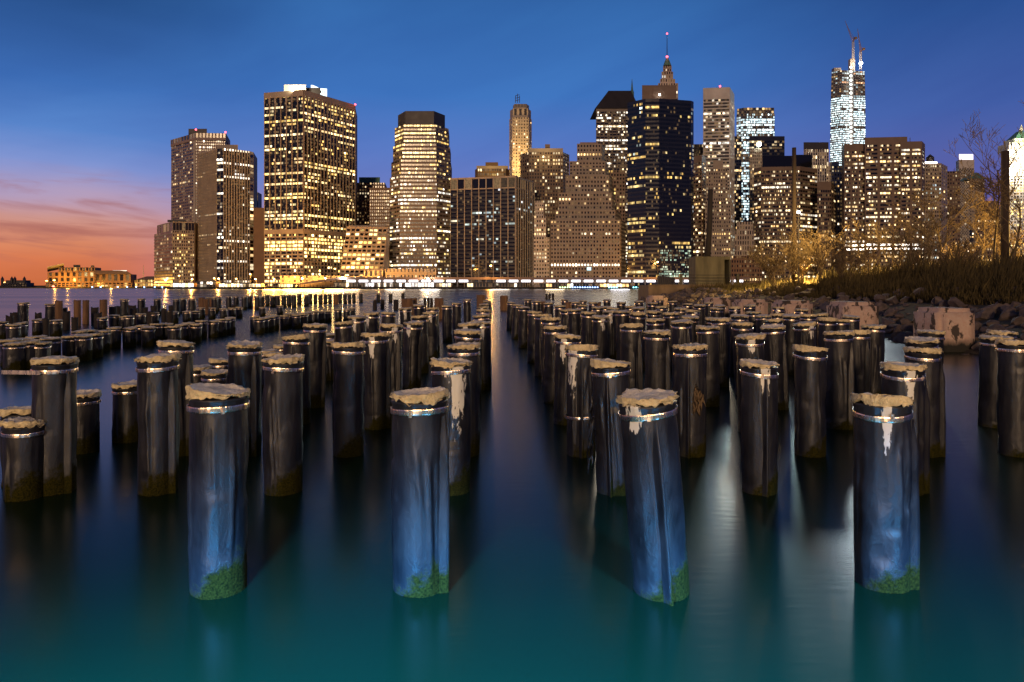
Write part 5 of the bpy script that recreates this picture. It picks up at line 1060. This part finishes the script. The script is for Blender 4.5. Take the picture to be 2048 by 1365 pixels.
# tall weathered poles among the trees
M_POLE = mat('pole_timber', (.06, .04, .025), .9, bump=.8, bscale=12, stretch=(1, 1, .1), coord='World')
for px, pt, Yp, w_, lb in ((1588, 296, 62, 8, 'tall bare timber pole rising from the lit shrubs, in front of the ribbon-window tower'), (2010, 303, 46, 14, 'thick timber pole at right in front of the glaring white tower')):
    x = XY(px, Yp); z0 = bank_z(x, Yp)-.1; b = MB(); rr = w_/2/F*Yp; b.tube([(x, Yp, z0), (x, Yp, Z(pt, Yp))], [rr*1.1, rr], 12); o = b.build('timber_pole', M_POLE, loc=(x, Yp, z0), smooth=True); tag(o, lb, 'pole')
t = thing('park_lamp', (XY(1597, 60), 60, bank_z(XY(1597, 60), 60)), 'bright park lamp on a thin post among the bare lit shrubs', 'street lamp'); x = XY(1597, 60)
b = MB(); b.tube([(x, 60, t.location.z), (x, 60, Z(427, 60))], [.07, .05], 6); b.build('post', MW['dark'], t)
b = MB(); b.lathe([(.02, -.12), (.16, -.05), (.17, .05), (.02, .12)], 8); b.v = [(v[0]+x, v[1]+60, v[2]+Z(425, 60)) for v in b.v]; b.build('lamp_head', LAMPW, t)
light('park_lamp_light', 'POINT', (x-.1, 56.0, Z(425, 60)), 3200, (1, .66, .22), shadow_soft_size=.15)
light('park_lamp_light', 'POINT', (XY(1575, 66), 62, 3.6), 7000, (1, .66, .2), shadow_soft_size=.2); light('park_lamp_light', 'POINT', (XY(1880, 60), 47, 5.0), 4200, (1, .60, .16), shadow_soft_size=.2); light('park_lamp_light', 'POINT', (XY(1975, 66), 57, 4.6), 9000, (1, .56, .12), shadow_soft_size=.2); light('park_lamp_light', 'POINT', (XY(1800, 64), 61, 3.4), 5000, (1, .62, .2), shadow_soft_size=.2)
# bare trees
M_BARK = mat('bare_bark', (.17, .115, .055), .9, var=.3, vscale=6, coord='World')
def bare_tree(px, Y, ptop, stems, spread, seed, label, lean=0.0, twig=.013, trunk=.09, depth=4, splay=.5, cat='tree'):
    rr = random.Random(seed); x = XY(px, Y); z0 = bank_z(x, Y)-.1; H = Z(ptop, Y)-z0
    t = thing('bare_tree', (x, Y, z0), label, cat, 'bare trees on the right bank'); tb, cb = MB(), MB()
    def grow(p, d, ln, rad, lev, mb):
        n = 4; pts = [p.copy()]; q = p.copy(); dd = d.copy()
        for i in range(n):
            dd = (dd+Vector((rr.gauss(0, .10), rr.gauss(0, .10), (.05 if lev == 0 else .015)))).normalized(); q = q+dd*(ln/n); pts.append(q.copy())
        rs = [max(twig, rad*(1-.62*i/n)) for i in range(n+1)]; mb.tube([tuple(a) for a in pts], rs, 5 if lev == 0 else (4 if lev == 1 else 3), cap=False)
        if lev >= depth: return
        k = rr.randint(7, 10) if lev == 0 else rr.randint(3, 5)
        for _ in range(k):
            f = rr.uniform(.22 if lev else .3, 1.0); i = min(n-1, int(f*n)); bp = pts[i].lerp(pts[i+1], f*n-i)
            a = rr.uniform(0, 6.28); side = Vector((cos(a), sin(a), 0)); nd = (dd*rr.uniform(.45, .9)+side*spread*rr.uniform(.6, 1.3)+Vector((0, 0, .12))).normalized()
            grow(bp, nd, ln*rr.uniform(.38, .62), rs[i]*.6, lev+1, cb)
    for s_ in range(stems):
        a = rr.uniform(0, 6.28); sp = splay*(rr.random()**.6) if stems > 1 else 0
        d = Vector((cos(a)*sp+lean, sin(a)*sp*.6, 1)).normalized(); grow(Vector((x+rr.uniform(-.15, .15)*(stems > 1), Y+rr.uniform(-.15, .15)*(stems > 1), z0)), d, H*rr.uniform(.62, .80)*(1 if stems == 1 else rr.uniform(.7, 1)), trunk*(1 if stems == 1 else rr.uniform(.5, 1)), 0, tb)
    tb.build('trunk', M_BARK, t, smooth=True); cb.build('crown', M_BARK, t)
bare_tree(1558, 58, 470, 7, .55, 1, 'low spreading multi-stem bare shrub lit golden, leftmost on the bank', twig=.013, trunk=.06, depth=3, splay=.9)
bare_tree(1603, 61, 448, 9, .5, 22, 'dense golden-lit multi-stem bare tree around the tall timber pole', twig=.013, trunk=.08, depth=3, splay=.6)
bare_tree(1640, 57, 450, 5, .5, 3, 'multi-stem bare tree right of the golden-lit one', twig=.013, trunk=.07, depth=3, splay=.35)
bare_tree(1735, 55, 445, 4, .5, 4, 'thin pale bare sapling cluster before the broad brown tower, left one', twig=.012, trunk=.05, depth=3, splay=.3)
bare_tree(1790, 58, 440, 3, .5, 5, 'thin bare sapling before the right part of the broad brown tower', twig=.012, trunk=.05, depth=3, splay=.3)
bare_tree(1876, 50, 350, 1, .75, 6, 'bare tree with long golden side branches before the water-tank tower', lean=.02, twig=.013, trunk=.10, depth=4)
bare_tree(1868, 47, 400, 1, .55, 7, 'dark leaning bare tree in front of the golden-branched one', lean=-.16, twig=.013, trunk=.07, depth=3)
bare_tree(1986, 47, 268, 1, .55, 8, 'tallest bare tree with fine upright twigs left of the thick pole', lean=0, twig=.012, trunk=.10, depth=4)
bare_tree(1958, 52, 400, 1, .7, 9, 'bare tree with wide crooked branches left of the tallest bare tree', lean=.02, twig=.013, trunk=.08, depth=4)
bare_tree(2014, 40, 330, 1, .6, 10, 'bare tree rising beside the thick pole at the right edge', lean=.09, twig=.012, trunk=.09, depth=4)
bare_tree(1925, 60, 455, 4, .6, 11, 'orange-lit bare bush between the two groups of tall bare trees', twig=.013, trunk=.05, depth=3, splay=.7)
bare_tree(2035, 58, 420, 4, .6, 12, 'orange-lit bare bush behind the right edge trees', twig=.013, trunk=.06, depth=3, splay=.7)
bare_tree(1690, 48, 470, 6, .6, 31, 'low bare thicket on the scrub left of the pale sapling cluster', twig=.011, trunk=.05, depth=3, splay=.8)
bare_tree(1822, 45, 455, 6, .6, 32, 'low bare thicket on the scrub before the right edge of the broad brown tower', twig=.011, trunk=.05, depth=3, splay=.8)
bare_tree(1905, 42, 470, 6, .6, 33, 'low dark bare thicket right of the golden-branched tree', twig=.011, trunk=.05, depth=3, splay=.8)
# scrub and dry grass over the bank
M_SCRUB = mat('dry_scrub', (.075, .055, .018), .95, var=.75, vscale=2.2, coord='World')
b = MB(); rr = random.Random(21)
def blade(X, Y, h, w_, lean):
    z = bank_z(X, Y); a = rr.uniform(0, 6.28); dx, dy = cos(a)*lean, sin(a)*lean; ca, sa = rr.uniform(-.5, .5), rr.uniform(.6, 1.0)
    b.poly([(X-w_*sa, Y-w_*ca, z), (X+w_*sa, Y+w_*ca, z), (X+dx*.5+w_*.8*sa, Y+dy*.5, z+h*.55), (X+dx, Y+dy, z+h), (X+dx*.45-w_*.8*sa, Y+dy*.45, z+h*.55)])
n = 0
while n < 42000:
    Y = 27+70*rr.random()**1.25; d = 4.6+26*rr.random()**1.5; X = shore_x(Y)+d
    if X > .80*Y+2: continue
    px = 1024+F*X/Y
    if px < 1530: 
        if rr.random() < .75: continue
    clump = .5+.5*noise.noise(Vector((X*.45, Y*.45, 5)))
    hh = (.32+2.5*clump*clump*min(1, (d-4.2)/3))*rr.uniform(.5, 1.15)*(1.0 if px > 1640 else .55)
    if rr.random() < .06: hh *= 1.7
    blade(X, Y, hh, rr.uniform(.008, .028)*(1+Y/80), hh*rr.uniform(.1, .5)); n += 1
tag(b.build('scrub', M_SCRUB), 'dense dry brown scrub and grass over the right bank', 'scrub', kind='stuff')
